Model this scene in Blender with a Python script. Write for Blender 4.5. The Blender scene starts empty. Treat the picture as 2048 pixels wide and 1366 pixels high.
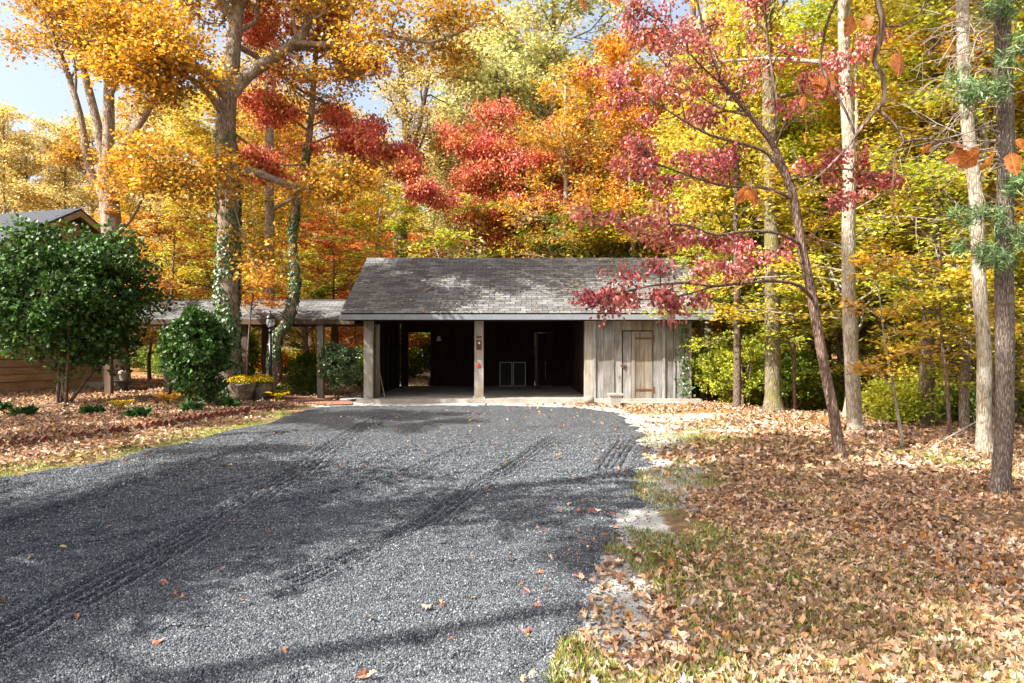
import bpy, math, random
import numpy as np
from mathutils import Matrix, Vector, Quaternion

# ---------------------------------------------------------------- camera, sky, sun, exposure
scene = bpy.context.scene
CAMZ, FOC, HOR = 1.64, 1365.0, 690.0
cam = bpy.data.cameras.new("camera")
cam.sensor_width = 36.0
cam.lens = 36.0 * FOC / 2048.0
cam.shift_y = 7.0 / 2048.0
cam.clip_start = 0.05
cam.clip_end = 1500.0
camo = bpy.data.objects.new("camera", cam)
scene.collection.objects.link(camo)
camo.location = (0, 0, CAMZ)
camo.rotation_euler = (math.radians(90), 0, 0)
scene.camera = camo

SUN_EL, SUN_AZ = math.radians(44), math.radians(-119)      # azimuth from +Y towards +X
sdir = Vector((math.sin(SUN_AZ) * math.cos(SUN_EL), math.cos(SUN_AZ) * math.cos(SUN_EL), math.sin(SUN_EL)))
world = bpy.data.worlds.new("World")
scene.world = world
world.use_nodes = True
wn = world.node_tree
bg = wn.nodes["Background"]
sky = wn.nodes.new("ShaderNodeTexSky")
sky.sky_type = 'NISHITA'
sky.sun_disc = False
sky.sun_elevation = SUN_EL
sky.sun_rotation = SUN_AZ
sky.dust_density = 6.0
sky.air_density = 1.0
sky.ozone_density = 0.3
veil = wn.nodes.new("ShaderNodeMix"); veil.data_type = 'RGBA'; veil.blend_type = 'ADD'     # thin even high haze over the whole sky
veil.inputs[0].default_value = 1.0
veil.inputs[7].default_value = (.85, .85, .75, 1)
wn.links.new(sky.outputs[0], veil.inputs[6])
wn.links.new(veil.outputs[2], bg.inputs[0])
bg.inputs[1].default_value = 0.11
sun = bpy.data.lights.new("sun", 'SUN')
sun.energy = 5.0
sun.angle = math.radians(0.55)
sun.color = (1.0, 0.95, 0.86)
suno = bpy.data.objects.new("sun", sun)
scene.collection.objects.link(suno)
suno.location = (-20, -15, 30)
suno.rotation_euler = sdir.to_track_quat('Z', 'Y').to_euler()
scene.view_settings.view_transform = 'Standard'
scene.view_settings.look = 'None'
scene.view_settings.gamma = 1.0
scene.view_settings.use_curve_mapping = False
scene.view_settings.exposure = 1.38
scene.cycles.max_bounces = 8
scene.cycles.diffuse_bounces = 4
scene.cycles.transmission_bounces = 5
scene.cycles.transparent_max_bounces = 6
scene.cycles.sample_clamp_indirect = 6.0
scene.cycles.use_denoising = True

COL = scene.collection
rng = np.random.default_rng(11)
random.seed(5)

# ---------------------------------------------------------------- helpers
def px(x, y, D):
    """point seen at photo pixel x, y at distance D (a design aid: one pixel is D/1365 metres)"""
    return np.array([(x - 1024.0) / FOC * D, D, CAMZ + (HOR - y) / FOC * D])

def tag(o, label=None, cat=None, group=None, kind=None):
    if label: o["label"] = label
    if cat: o["category"] = cat
    if group: o["group"] = group
    if kind: o["kind"] = kind
    return o

def root(name, loc, label, cat, group=None):
    o = bpy.data.objects.new(name, None)
    COL.objects.link(o)
    o.empty_display_size = 0.3
    o.location = loc
    return tag(o, label, cat, group)

def adopt(o, parent):
    if parent is not None:
        o.parent = parent
        if parent.type == 'EMPTY':
            o.matrix_parent_inverse = Matrix.Translation(-Vector(parent.location))
    return o

def meshobj(name, V, F, mat=None, parent=None, smooth=False, attrs=None):
    """V (n,3); F list of face arrays (quads/tris arrays or lists)"""
    me = bpy.data.meshes.new(name)
    V = np.asarray(V, dtype=np.float32)
    if isinstance(F, np.ndarray): F = [F]
    F = [np.asarray(f, dtype=np.int32) for f in F if len(f)]
    nl = sum(f.size for f in F); nf = sum(f.shape[0] for f in F)
    me.vertices.add(len(V)); me.vertices.foreach_set("co", V.ravel())
    me.loops.add(nl); me.loops.foreach_set("vertex_index", np.concatenate([f.ravel() for f in F]))
    me.polygons.add(nf)
    tot = np.concatenate([np.full(f.shape[0], f.shape[1], np.int32) for f in F])
    st = np.concatenate([[0], np.cumsum(tot)[:-1]]).astype(np.int32)
    me.polygons.foreach_set("loop_start", st)
    me.polygons.foreach_set("loop_total", tot)
    me.polygons.foreach_set("use_smooth", np.full(nf, smooth))
    if attrs:
        for k, a in attrs.items():
            at = me.attributes.new(k, 'FLOAT', 'POINT')
            at.data.foreach_set("value", np.asarray(a, dtype=np.float32))
    me.update(calc_edges=True)
    if mat: me.materials.append(mat)
    o = bpy.data.objects.new(name, me)
    COL.objects.link(o)
    return adopt(o, parent)

def inst(name, me, M, parent=None, mat=None):
    o = bpy.data.objects.new(name, me)
    COL.objects.link(o)
    o.matrix_basis = M
    if mat:
        o.material_slots[0].link = 'OBJECT'; o.material_slots[0].material = mat
    return adopt(o, parent)

class MB:
    def __init__(s): s.V = []; s.F = {}; s.n = 0
    def add(s, V, F):
        V = np.asarray(V, float)
        s.V.append(V)
        for f in F:
            s.F.setdefault(len(f), []).append([i + s.n for i in f])
        s.n += len(V)
        return s
    def addarr(s, V, F):
        s.V.append(np.asarray(V, float))
        F = np.asarray(F) + s.n
        s.F.setdefault(F.shape[1], []).extend(F.tolist())
        s.n += len(V)
    def box(s, x0, x1, y0, y1, z0, z1, M=None, j=0.0):
        v = np.array([[x, y, z] for z in (z0, z1) for y in (y0, y1) for x in (x0, x1)], float)
        if j: v += rng.normal(0, j, v.shape)
        if M is not None: v = v @ np.array(M.to_3x3()).T + np.array(M.translation)
        s.add(v, [(0, 2, 3, 1), (4, 5, 7, 6), (0, 1, 5, 4), (2, 6, 7, 3), (0, 4, 6, 2), (1, 3, 7, 5)])
        return s
    def tube(s, P, R, n=8, cap=True, lump=0.0):
        P = np.asarray(P, float); R = np.asarray(R, float)
        if R.ndim == 0: R = np.full(len(P), float(R))
        T = np.gradient(P, axis=0); T /= np.linalg.norm(T, axis=1)[:, None] + 1e-9
        ref = np.array([1.0, 0, 0]) if abs(T[0][0]) < 0.8 else np.array([0, 1.0, 0])
        U = np.cross(T, ref); U /= np.linalg.norm(U, axis=1)[:, None] + 1e-9
        W = np.cross(T, U)
        a = np.arange(n) * 2 * math.pi / n
        RR = R[:, None] * np.ones(n)
        if lump: RR = RR * (1 + rng.normal(0, lump, RR.shape))
        V = P[:, None, :] + RR[:, :, None] * (np.cos(a)[None, :, None] * U[:, None, :] + np.sin(a)[None, :, None] * W[:, None, :])
        k = len(P)
        i = np.arange(k - 1)[:, None] * n; j = np.arange(n)[None, :]; j2 = (j + 1) % n
        F = np.stack([i + j, i + j2, i + n + j2, i + n + j], -1).reshape(-1, 4)
        s.addarr(V.reshape(-1, 3), F)
        if cap and n > 3:
            b = s.n - k * n
            s.F.setdefault(n, []).append([b + q for q in range(n)][::-1])
            s.F.setdefault(n, []).append([s.n - n + q for q in range(n)])
        return s
    def lathe(s, prof, c=(0, 0, 0), n=20, sq=1.0):
        c = np.array(c, float); a = np.arange(n) * 2 * math.pi / n
        V = np.array([[[r * math.cos(t), r * math.sin(t) * sq, z] for t in a] for r, z in prof]) + c
        k = len(prof)
        i = np.arange(k - 1)[:, None] * n; j = np.arange(n)[None, :]; j2 = (j + 1) % n
        s.addarr(V.reshape(-1, 3), np.stack([i + j, i + j2, i + n + j2, i + n + j], -1).reshape(-1, 4))
        return s
    def build(s, name, mat, parent=None, smooth=False):
        return meshobj(name, np.concatenate(s.V), [np.array(f) for f in s.F.values()], mat, parent, smooth)

def vnoise(x, y, seed=0):
    x = np.asarray(x, float); y = np.asarray(y, float)
    xi = np.floor(x).astype(np.int64); yi = np.floor(y).astype(np.int64)
    fx = x - xi; fy = y - yi
    fx = fx * fx * (3 - 2 * fx); fy = fy * fy * (3 - 2 * fy)
    def h(a, b):
        n = (a * 374761393 + b * 668265263 + seed * 1442695041) & 0x7fffffff
        n = ((n ^ (n >> 13)) * 1274126177) & 0x7fffffff
        return ((n ^ (n >> 16)) & 0xffff) / 65535.0
    return (h(xi, yi) * (1 - fx) + h(xi + 1, yi) * fx) * (1 - fy) + (h(xi, yi + 1) * (1 - fx) + h(xi + 1, yi + 1) * fx) * fy
def fbm(x, y, seed=0, o=3):
    s = 0; a = .5
    for k in range(o):
        s = s + a * vnoise(x * 2 ** k, y * 2 ** k, seed + k); a *= .5
    return s / (1 - .5 ** o)
def sm(a, b, x):
    t = np.clip((x - a) / (b - a), 0, 1); return t * t * (3 - 2 * t)

# ---------------------------------------------------------------- materials
class NT:
    def __init__(s, name, rough=0.8, spec=0.3):
        s.m = bpy.data.materials.new(name); s.m.use_nodes = True
        s.t = s.m.node_tree; s.b = s.t.nodes["Principled BSDF"]
        s.b.inputs["Roughness"].default_value = rough
        s.b.inputs["Specular IOR Level"].default_value = spec
        s.out = s.t.nodes["Material Output"]
    def n(s, ty, **kw):
        o = s.t.nodes.new(ty)
        for k, v in kw.items():
            if k in ("ins",):
                for a, b in v.items():
                    if isinstance(b, bpy.types.NodeSocket): s.t.links.new(b, o.inputs[a])
                    else: o.inputs[a].default_value = b
            else: setattr(o, k, v)
        return o
    def l(s, a, b): s.t.links.new(a, b)
    def tex(s): return s.n("ShaderNodeTexCoord").outputs["Object"]
    def pos(s): return s.n("ShaderNodeNewGeometry").outputs["Position"]
    def map(s, vec, sc=(1, 1, 1), off=None):
        m = s.n("ShaderNodeMapping", ins={"Vector": vec, "Scale": sc})
        if off is not None: s.l(off, m.inputs["Location"])
        return m.outputs[0]
    def noise(s, vec, scale, detail=4, rough=.6, dist=0):
        return s.n("ShaderNodeTexNoise", ins={"Vector": vec, "Scale": scale, "Detail": detail, "Roughness": rough, "Distortion": dist}).outputs[0]
    def ramp(s, fac, stops, interp='LINEAR'):
        r = s.n("ShaderNodeValToRGB"); s.l(fac, r.inputs[0])
        e = r.color_ramp; e.interpolation = interp
        while len(e.elements) < len(stops): e.elements.new(0.5)
        for k, (p, c) in enumerate(stops):
            e.elements[k].position = p
            e.elements[k].color = (*c, 1) if not isinstance(c, (int, float)) else (c, c, c, 1)
        return r.outputs[0]
    def mix(s, f, a, b, mode='MIX'):
        m = s.n("ShaderNodeMix", data_type='RGBA', blend_type=mode)
        for v, i in ((f, 0), (a, 6), (b, 7)):
            if isinstance(v, bpy.types.NodeSocket): s.l(v, m.inputs[i])
            elif i == 0: m.inputs[0].default_value = v
            else: m.inputs[i].default_value = (*v, 1) if not isinstance(v, (int, float)) else (v, v, v, 1)
        return m.outputs[2]
    def math(s, op, a, b=0.0, clamp=False):
        m = s.n("ShaderNodeMath", operation=op, use_clamp=clamp)
        for i, v in enumerate((a, b)):
            if isinstance(v, bpy.types.NodeSocket): s.l(v, m.inputs[i])
            else: m.inputs[i].default_value = v
        return m.outputs[0]
    def bump(s, h, strength=.5, dist=.02):
        o = s.n("ShaderNodeBump", ins={"Height": h, "Strength": strength, "Distance": dist})
        s.l(o.outputs[0], s.b.inputs["Normal"]); return o.outputs[0]
    def col(s, c):
        if isinstance(c, bpy.types.NodeSocket): s.l(c, s.b.inputs["Base Color"])
        else: s.b.inputs["Base Color"].default_value = (*c, 1)

def plain(name, c, rough=.6, metal=0, spec=.4):
    t = NT(name, rough, spec); v = t.noise(t.tex(), 9.0, 5)
    t.col(t.mix(v, tuple(x * .75 for x in c), tuple(min(1, x * 1.2) for x in c)))
    t.b.inputs["Metallic"].default_value = metal
    t.bump(v, .15, .01)
    return t.m

def wood(name, dark, light, axis=2, stain=None, rough=.85):
    t = NT(name, rough, .2)
    rnd = t.n("ShaderNodeObjectInfo").outputs["Random"]
    off = t.n("ShaderNodeCombineXYZ", ins={0: t.math('MULTIPLY', rnd, 37.0), 1: t.math('MULTIPLY', rnd, 19.0), 2: t.math('MULTIPLY', rnd, 53.0)}).outputs[0]
    sc = [14, 14, 14]; sc[axis] = 0.7
    tc = t.tex()
    g = t.noise(t.map(tc, tuple(sc), off), 2.2, 8, .65, .6)
    big = t.noise(t.map(tc, tuple(1.2 if k == axis else 3 for k in range(3)), off), 1.2, 4)
    c = t.ramp(g, [(.25, dark), (.5, tuple((a + b) / 2 for a, b in zip(dark, light))), (.8, light)])
    c = t.mix(t.ramp(big, [(.4, 0.0), (.65, 1.0)]), c, t.mix(1.0, c, stain or (.75, .66, .52), 'MULTIPLY'))
    c = t.mix(1.0, c, t.ramp(rnd, [(0, (.72, .72, .74)), (1, (1.15, 1.12, 1.08))]), 'MULTIPLY')
    kn = t.n("ShaderNodeTexVoronoi", ins={"Vector": t.map(tc, tuple(1.3 if k == axis else 4.5 for k in range(3)), off), "Scale": 1.0}).outputs["Distance"]
    c = t.mix(t.ramp(kn, [(.04, 1.0), (.09, 0.0)]), c, tuple(x * .35 for x in dark))
    t.col(c); t.bump(g, .5, .008)
    return t.m

def bark(name, dark, light, patch=None, moss=None, ridge=15.0, pscale=3.0, pth=(.5, .6)):
    t = NT(name, .95, .1)
    tc = t.tex()
    v = t.n("ShaderNodeTexVoronoi", feature='DISTANCE_TO_EDGE', ins={"Vector": t.map(tc, (1, 1, .16)), "Scale": ridge * 2.2})
    nz = t.noise(t.map(tc, (1, 1, .35)), ridge * 1.3, 7, .7)
    h = t.math('ADD', t.math('MULTIPLY', v.outputs[0], 1.6), nz)
    c = t.ramp(h, [(.35, tuple(x * .45 for x in dark)), (.6, dark), (1.0, light)])
    if patch:
        p = t.ramp(t.noise(t.map(tc, (1, 1, .6)), pscale, 6, .7), [(pth[0], 0.0), (pth[1], 1.0)])
        c = t.mix(p, c, t.mix(nz, tuple(x * .6 for x in patch), patch))
    if moss:
        p = t.ramp(t.noise(tc, 1.7, 5, .7), [(.45, 0.0), (.62, .85)])
        c = t.mix(p, c, t.mix(nz, tuple(x * .5 for x in moss), moss))
    t.col(c); t.bump(h, .9, .02)
    return t.m

def leafmat(name, cols, cols2=None, trans=.5, gloss=.03, nscale=.8, grough=.45):
    """cols: palette over the leaves; cols2: second palette, clumped by a large noise"""
    t = NT(name); t.t.nodes.remove(t.b)
    r = t.n("ShaderNodeNewGeometry").outputs["Random Per Island"]
    k = max(1, len(cols) - 1)
    c = t.ramp(r, [(i / k, x) for i, x in enumerate(cols)])
    if cols2:
        k = max(1, len(cols2) - 1)
        r2 = t.math('FRACT', t.math('MULTIPLY', r, 7.31))
        c2 = t.ramp(r2, [(i / k, x) for i, x in enumerate(cols2)])
        f = t.ramp(t.noise(t.tex(), nscale, 3, .6), [(.44, 0.0), (.56, 1.0)])
        c = t.mix(f, c, c2)
    r3 = t.math('FRACT', t.math('MULTIPLY', r, 23.7))
    c = t.mix(1.0, c, t.ramp(r3, [(0, .3), (.4, .75), (.75, 1.0), (1, 1.12)]), 'MULTIPLY')
    d = t.n("ShaderNodeBsdfDiffuse", ins={"Color": c})
    tr = t.n("ShaderNodeBsdfTranslucent", ins={"Color": t.mix(1.0, c, (1.0, .93, .8), 'MULTIPLY')})
    g = t.n("ShaderNodeBsdfGlossy", ins={"Color": (1, 1, 1, 1), "Roughness": grough})
    m1 = t.n("ShaderNodeMixShader", ins={0: trans, 1: d.outputs[0], 2: tr.outputs[0]})
    m2 = t.n("ShaderNodeMixShader", ins={0: gloss, 1: m1.outputs[0], 2: g.outputs[0]})
    t.l(m2.outputs[0], t.out.inputs[0])
    return t.m

M = {}
M['old_board'] = wood('weathered_board', (.10, .102, .108), (.47, .47, .47), stain=(.58, .54, .48))
M['post'] = wood('weathered_post', (.16, .155, .15), (.48, .46, .42))
M['warm_board'] = wood('brown_grey_board', (.14, .125, .11), (.42, .39, .35))
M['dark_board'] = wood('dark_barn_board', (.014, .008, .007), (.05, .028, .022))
M['brown_post'] = wood('brown_post', (.06, .045, .035), (.2, .15, .12))
M['stick'] = wood('pale_pole', (.3, .2, .12), (.5, .36, .24))
M['log'] = wood('log_siding', (.3, .2, .12), (.62, .46, .3), axis=1, stain=(.8, .7, .55))
M['trim'] = wood('tan_trim', (.32, .22, .13), (.55, .42, .27), axis=1)
M['timber'] = wood('timber_edging', (.12, .07, .05), (.28, .18, .12), axis=0)
M['gutter'] = plain('grey_painted_fascia', (.2, .22, .25), .5)
M['rust'] = plain('rusty_iron', (.13, .06, .035), .8, .2)
M['black'] = plain('black_paint', (.012, .012, .014), .35)
M['screen'] = plain('dark_mesh', (.012, .012, .016), .7)
M['frame'] = plain('pale_frame', (.45, .43, .42), .5)
M['white'] = plain('white_enamel', (.7, .7, .68), .4)
M['pot'] = plain('grey_clay', (.36, .34, .30), .8)
M['stone'] = plain('rough_stone', (.3, .25, .2), .95)
M['brick'] = plain('red_brick', (.26, .10, .065), .9)
M['redpaint'] = plain('red_paint', (.55, .015, .02), .4)
M['iron'] = plain('dark_iron', (.05, .05, .05), .6)
def concrete():
    t = NT('concrete', .9, .2); tc = t.pos()
    a = t.noise(tc, 1.3, 6, .65); b = t.noise(tc, 22, 5)
    c = t.ramp(a, [(.3, (.23, .2, .17)), (.55, (.40, .375, .34)), (.8, (.52, .5, .46))])
    c = t.mix(t.ramp(b, [(.35, .5), (.6, 0.0)]), c, (.17, .14, .11))
    t.col(c); t.bump(b, .3, .01); return t.m
M['concrete'] = concrete()
def shingle_mat():
    t = NT('asphalt_shingle', .9, .25); tc = t.pos()
    g = t.noise(tc, 160, 3, .7)
    rnd = t.n("ShaderNodeNewGeometry").outputs["Random Per Island"]
    ro = t.n("ShaderNodeObjectInfo").outputs["Random"]
    f = t.math('FRACT', t.math('ADD', rnd, ro))
    c = t.ramp(f, [(0, (.09, .09, .095)), (.5, (.15, .153, .155)), (1, (.215, .222, .22))])
    c = t.mix(1.0, c, t.ramp(g, [(.3, .65), (.7, 1.25)]), 'MULTIPLY')
    st = t.ramp(t.noise(t.map(tc, (1.5, .5, .5)), 1.6, 5, .6), [(.45, 0.0), (.7, .6)])
    c = t.mix(st, c, (.10, .095, .085))
    t.col(c); t.bump(g, .4, .004); return t.m
M['shingle'] = shingle_mat()
def glass():
    t = NT('lantern_glass', .08, .5); t.col((.75, .85, .9)); t.b.inputs["Transmission Weight"].default_value = .75
    return t.m
M['glass'] = glass()
def planter_mat():
    t = NT('cobbled_planter', .95, .2); tc = t.tex()
    v = t.n("ShaderNodeTexVoronoi", ins={"Vector": tc, "Scale": 15.0})
    e = t.n("ShaderNodeTexVoronoi", feature='DISTANCE_TO_EDGE', ins={"Vector": tc, "Scale": 15.0}).outputs[0]
    c = t.ramp(t.noise(v.outputs["Position"], 5, 2), [(.3, (.12, .085, .055)), (.5, (.25, .2, .14)), (.7, (.36, .31, .25))])
    c = t.mix(t.ramp(e, [(.02, .6), (.05, 0.0)]), c, (.08, .06, .045))
    t.col(c); t.bump(t.ramp(e, [(0, 0.0), (.15, 1.0)]), .8, .02); return t.m
M['planter'] = planter_mat()

# barks
M['bark_oak'] = bark('oak_bark', (.17, .125, .095), (.42, .35, .28), patch=(.5, .46, .4), pth=(.52, .66))
M['bark_dark'] = bark('dark_bark', (.10, .075, .06), (.26, .2, .16))
M['bark_dog'] = bark('dogwood_bark', (.13, .085, .065), (.3, .22, .18), ridge=18)
M['bark_pale'] = bark('sunlit_pale_bark', (.24, .2, .15), (.5, .44, .35), patch=(.5, .47, .41), ridge=18, pscale=8, pth=(.5, .57))  # pale bark; its sunlit brightness is painted in as lighter patches
M['bark_moss'] = bark('mossy_bark', (.13, .11, .08), (.30, .26, .18), moss=(.22, .2, .07))
M['bark_pine'] = bark('pine_bark', (.13, .10, .085), (.30, .26, .23), ridge=30)
M['twig'] = plain('grey_twig', (.33, .28, .23), .9)
# leaves
G_, O_, B_ = (.82, .47, .035), (.76, .28, .02), (.46, .14, .02)
L = {}
L['gold'] = leafmat('gold_leaves', [(.92, .66, .08), (.88, .56, .05), (.84, .48, .04), (.8, .34, .03)], [(.66, .26, .03), (.8, .42, .04), (.46, .36, .05), (.3, .26, .04), (.72, .3, .03)])
L['gold2'] = leafmat('golden_orange_leaves', [(.9, .62, .07), (.85, .46, .04), (.76, .3, .03), (.86, .54, .05)], [(.6, .22, .03), (.42, .34, .05), (.8, .5, .06), (.5, .18, .03)], nscale=.9)
L['yellow'] = leafmat('yellow_leaves', [(.9, .68, .08), (.88, .6, .05), (.7, .62, .07)], [(.62, .6, .06), (.85, .7, .12)])
L['paleyellow'] = leafmat('pale_yellow_leaves', [(.88, .7, .28), (.85, .62, .18), (.75, .68, .3)], [(.6, .6, .24), (.82, .6, .2)])
L['orange'] = leafmat('orange_leaves', [(.86, .44, .04), (.82, .32, .03), (.88, .56, .07)], [(.68, .2, .03), (.8, .42, .05), (.56, .24, .03)])
L['rust'] = leafmat('rust_leaves', [(.64, .24, .05), (.74, .36, .06), (.5, .18, .04)], [(.82, .5, .08), (.6, .26, .05)])
L['red'] = leafmat('red_leaves', [(.9, .12, .09), (.92, .3, .2), (.7, .05, .06), (.92, .42, .28)], [(.86, .4, .1), (.7, .1, .06), (.8, .5, .1), (.5, .06, .05)], nscale=1.1)
L['redorange'] = leafmat('orange_red_leaves', [(.75, .12, .05), (.82, .28, .06), (.66, .06, .04)], [(.82, .38, .05), (.72, .15, .06)], nscale=.7)
L['maroon'] = leafmat('maroon_leaves', [(.5, .04, .06), (.66, .08, .09), (.34, .025, .05), (.76, .18, .16)], [(.86, .44, .34), (.78, .2, .16), (.6, .07, .08), (.88, .5, .3)], nscale=.9, gloss=.07)
L['yellowgreen'] = leafmat('yellow_green_leaves', [(.72, .74, .07), (.58, .68, .06), (.86, .76, .09)], [(.4, .52, .05), (.64, .68, .08)])
L['palegreen'] = leafmat('pale_green_leaves', [(.74, .76, .32), (.62, .68, .26), (.85, .78, .3)], [(.55, .62, .26), (.8, .72, .28)])
L['green'] = leafmat('green_leaves', [(.14, .26, .03), (.22, .34, .04), (.3, .38, .04)], [(.1, .2, .03), (.3, .4, .05)])
L['camellia'] = leafmat('camellia_leaves', [(.022, .062, .012), (.045, .12, .02), (.08, .2, .028), (.13, .28, .04)], [(.025, .07, .014), (.06, .17, .025)], trans=.25, gloss=.035, nscale=1.2, grough=.5)
L['boxwood'] = leafmat('boxwood_leaves', [(.05, .12, .03), (.10, .19, .05), (.16, .24, .07)], trans=.25, gloss=.07)
L['fern'] = leafmat('fern_leaves', [(.1, .3, .02), (.2, .42, .03), (.32, .48, .05)], trans=.4)
L['ivy'] = leafmat('ivy_leaves', [(.035, .10, .02), (.07, .17, .03), (.12, .22, .05)], trans=.2, gloss=.08)
L['mum'] = leafmat('yellow_petals', [(.85, .6, .01), (.9, .68, .02), (.75, .5, .01)], trans=.2)
L['pine'] = leafmat('pine_needles', [(.12, .24, .08), (.22, .36, .13), (.32, .44, .2)], trans=.3, gloss=.03)
def near_leaf():
    t = NT('large_orange_leaf'); t.t.nodes.remove(t.b); tc = t.tex()
    r = t.n("ShaderNodeObjectInfo").outputs["Random"]
    c = t.ramp(r, [(0, (.5, .13, .03)), (.5, (.68, .26, .04)), (1, (.58, .18, .04))])
    sp = t.ramp(t.noise(t.map(tc, (1, 1, 1), t.n("ShaderNodeCombineXYZ", ins={0: t.math('MULTIPLY', r, 30.0)}).outputs[0]), 7, 5, .7), [(.45, 0.0), (.62, .85)])
    c = t.mix(sp, c, (.22, .06, .02))
    sx_ = t.n("ShaderNodeSeparateXYZ", ins={0: tc})
    ax = t.math('ABSOLUTE', sx_.outputs[0])
    w = t.math('SINE', t.math('MULTIPLY', t.math('ADD', sx_.outputs[2], ax), 48.0))
    c = t.mix(t.ramp(w, [(.86, 0.0), (1.0, .35)]), c, (.8, .5, .2))
    c = t.mix(t.ramp(ax, [(.008, .7), (.018, 0.0)]), c, (.75, .45, .2))
    d = t.n("ShaderNodeBsdfDiffuse", ins={"Color": c}); tr = t.n("ShaderNodeBsdfTranslucent", ins={"Color": c}); g = t.n("ShaderNodeBsdfGlossy", ins={"Roughness": .4})
    m1 = t.n("ShaderNodeMixShader", ins={0: .45, 1: d.outputs[0], 2: tr.outputs[0]}); m2 = t.n("ShaderNodeMixShader", ins={0: .03, 1: m1.outputs[0], 2: g.outputs[0]})
    t.l(m2.outputs[0], t.out.inputs[0]); return t.m
L['near'] = near_leaf()
#L0 = leafmat('fallen_leaves', [(.34, .18, .10), (.52, .34, .22), (.62, .46, .32), (.44, .24, .13), (.68, .54, .42), (.28, .13, .07), (.58, .38, .24), (.66, .26, .05), (.48, .3, .2)], [(.5, .26, .13), (.36, .15, .08), (.55, .36, .24), (.25, .12, .08), (.62, .3, .1)], trans=.18, nscale=.8)
L['redfall'] = leafmat('red_fallen_leaves', [(.5, .06, .04), (.6, .3, .2), (.55, .2, .1), (.7, .5, .35), (.7, .55, .1)], trans=.15)
L['grass'] = leafmat('grass_blades', [(.18, .28, .04), (.3, .36, .06), (.42, .42, .12), (.5, .42, .2)], trans=.3)
L['grass2'] = leafmat('strap_leaves', [(.05, .13, .03), (.1, .22, .05)], trans=.25)

L['litter'] = leafmat('dry_leaves', [(.28, .12, .055), (.55, .32, .17), (.36, .19, .11), (.74, .58, .43), (.15, .07, .04), (.66, .5, .36), (.42, .24, .14), (.85, .74, .62), (.66, .3, .07), (.24, .12, .07)], [(.5, .3, .18), (.3, .16, .1), (.64, .47, .33), (.42, .24, .14), (.66, .4, .16), (.74, .6, .46)], trans=.15, nscale=.7)
M['shaded_shingle'] = plain('shingle_in_shade', (.045, .05, .065), .9)  # house roof shingles: its shade is put into the dark blue colour
# ---------------------------------------------------------------- ground
DRIVE = np.array([(-6.33, 8.45), (-5.74, 9.5), (-5.4, 11.8), (-5.2, 15.4), (-5.3, 17.6), (-4.6, 18.35), (-2.0, 18.5), (0.5, 18.45), (1.9, 17.7), (2.55, 16.2),
                  (2.55, 13.2), (2.2, 11.0), (1.85, 9.3), (1.32, 7.2), (0.92, 5.74), (0.52, 4.39), (0.27, 3.3), (0.2, 0), (0.3, -9), (-7.6, -9), (-7.6, 3), (-7.2, 6.6)])
PATH = np.array([(-7.4, 20.6), (-6.2, 19.4), (-5.0, 18.4), (-4.35, 18.6), (-4.6, 19.6), (-5.8, 20.6), (-7.6, 22.2), (-8.6, 22.2)])
BED = np.array([(-30, 9.9), (-8.2, 10.55), (-7.75, 11.0), (-7.35, 12.0), (-7.1, 13.4), (-6.65, 15.0), (-6.15, 16.6), (-5.75, 17.6), (-5.9, 18.6), (-7.5, 20.5), (-9, 22), (-9, 40), (-30, 40)])
def sdist(poly, x, y):
    """signed distance, positive inside"""
    x = np.asarray(x, float); y = np.asarray(y, float)
    d = np.full(x.shape, 1e9); ins = np.zeros(x.shape, bool)
    for (ax, ay), (bx, by) in zip(poly, np.roll(poly, -1, axis=0)):
        ex, ey = bx - ax, by - ay
        t = np.clip(((x - ax) * ex + (y - ay) * ey) / (ex * ex + ey * ey), 0, 1)
        d = np.minimum(d, np.hypot(x - ax - t * ex, y - ay - t * ey))
        c = ((ay > y) != (by > y))
        with np.errstate(divide='ignore', invalid='ignore'):
            xi = (bx - ax) * (y - ay) / (by - ay if by != ay else 1e-9) + ax
        ins ^= c & (x < xi)
    return np.where(ins, d, -d)
def G(x, y):
    x = np.asarray(x, float); y = np.asarray(y, float)
    sd = sdist(DRIVE, x, y)
    z = (fbm(x * .35, y * .35, 3) - .5) * .16 * sm(0, 2.5, -sd) - .09 * sm(.1, .5, sd) * (y < 18.2)
    z = z + (fbm(x * 2.2, y * 2.2, 9) - .5) * .05 * sm(0, .6, -sd)
    z = z + .09 * sm(-.05, .35, sdist(BED, x, y))
    fall = np.maximum(0, (y - 15.5) * .8 + (x - 6.0) * .35) * sm(5.6, 8.0, x)
    z = z - np.minimum(fall * .07, 1.6)
    near_garage = sm(-.2, .8, -np.maximum(np.maximum(-4.9 - x, x - 5.5), np.maximum(18.9 - y, y - 26.2)))
    z = z * (1 - near_garage) - .01 * near_garage
    return z
def Gs(x, y): return float(G(np.array([x]), np.array([y]))[0])
def axis_coords(a, b, step, far, g=1.22):
    c = list(np.arange(a, b + 1e-6, step)); s = step
    lo, hi = a, b
    while hi < far: s *= g; hi += s; c.append(hi); lo -= s; c.insert(0, lo)
    return np.array(c)
gx = axis_coords(-13, 14, .11, 420); gy = axis_coords(1.5, 27, .11, 420)
X, Y = np.meshgrid(gx, gy)
Z = G(X, Y)
nx, ny = len(gx), len(gy)
ii = (np.arange(ny - 1)[:, None] * nx + np.arange(nx - 1)[None, :]).ravel()
F = np.stack([ii, ii + 1, ii + nx + 1, ii + nx], 1)
sdG = sdist(DRIVE, X, Y)
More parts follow.
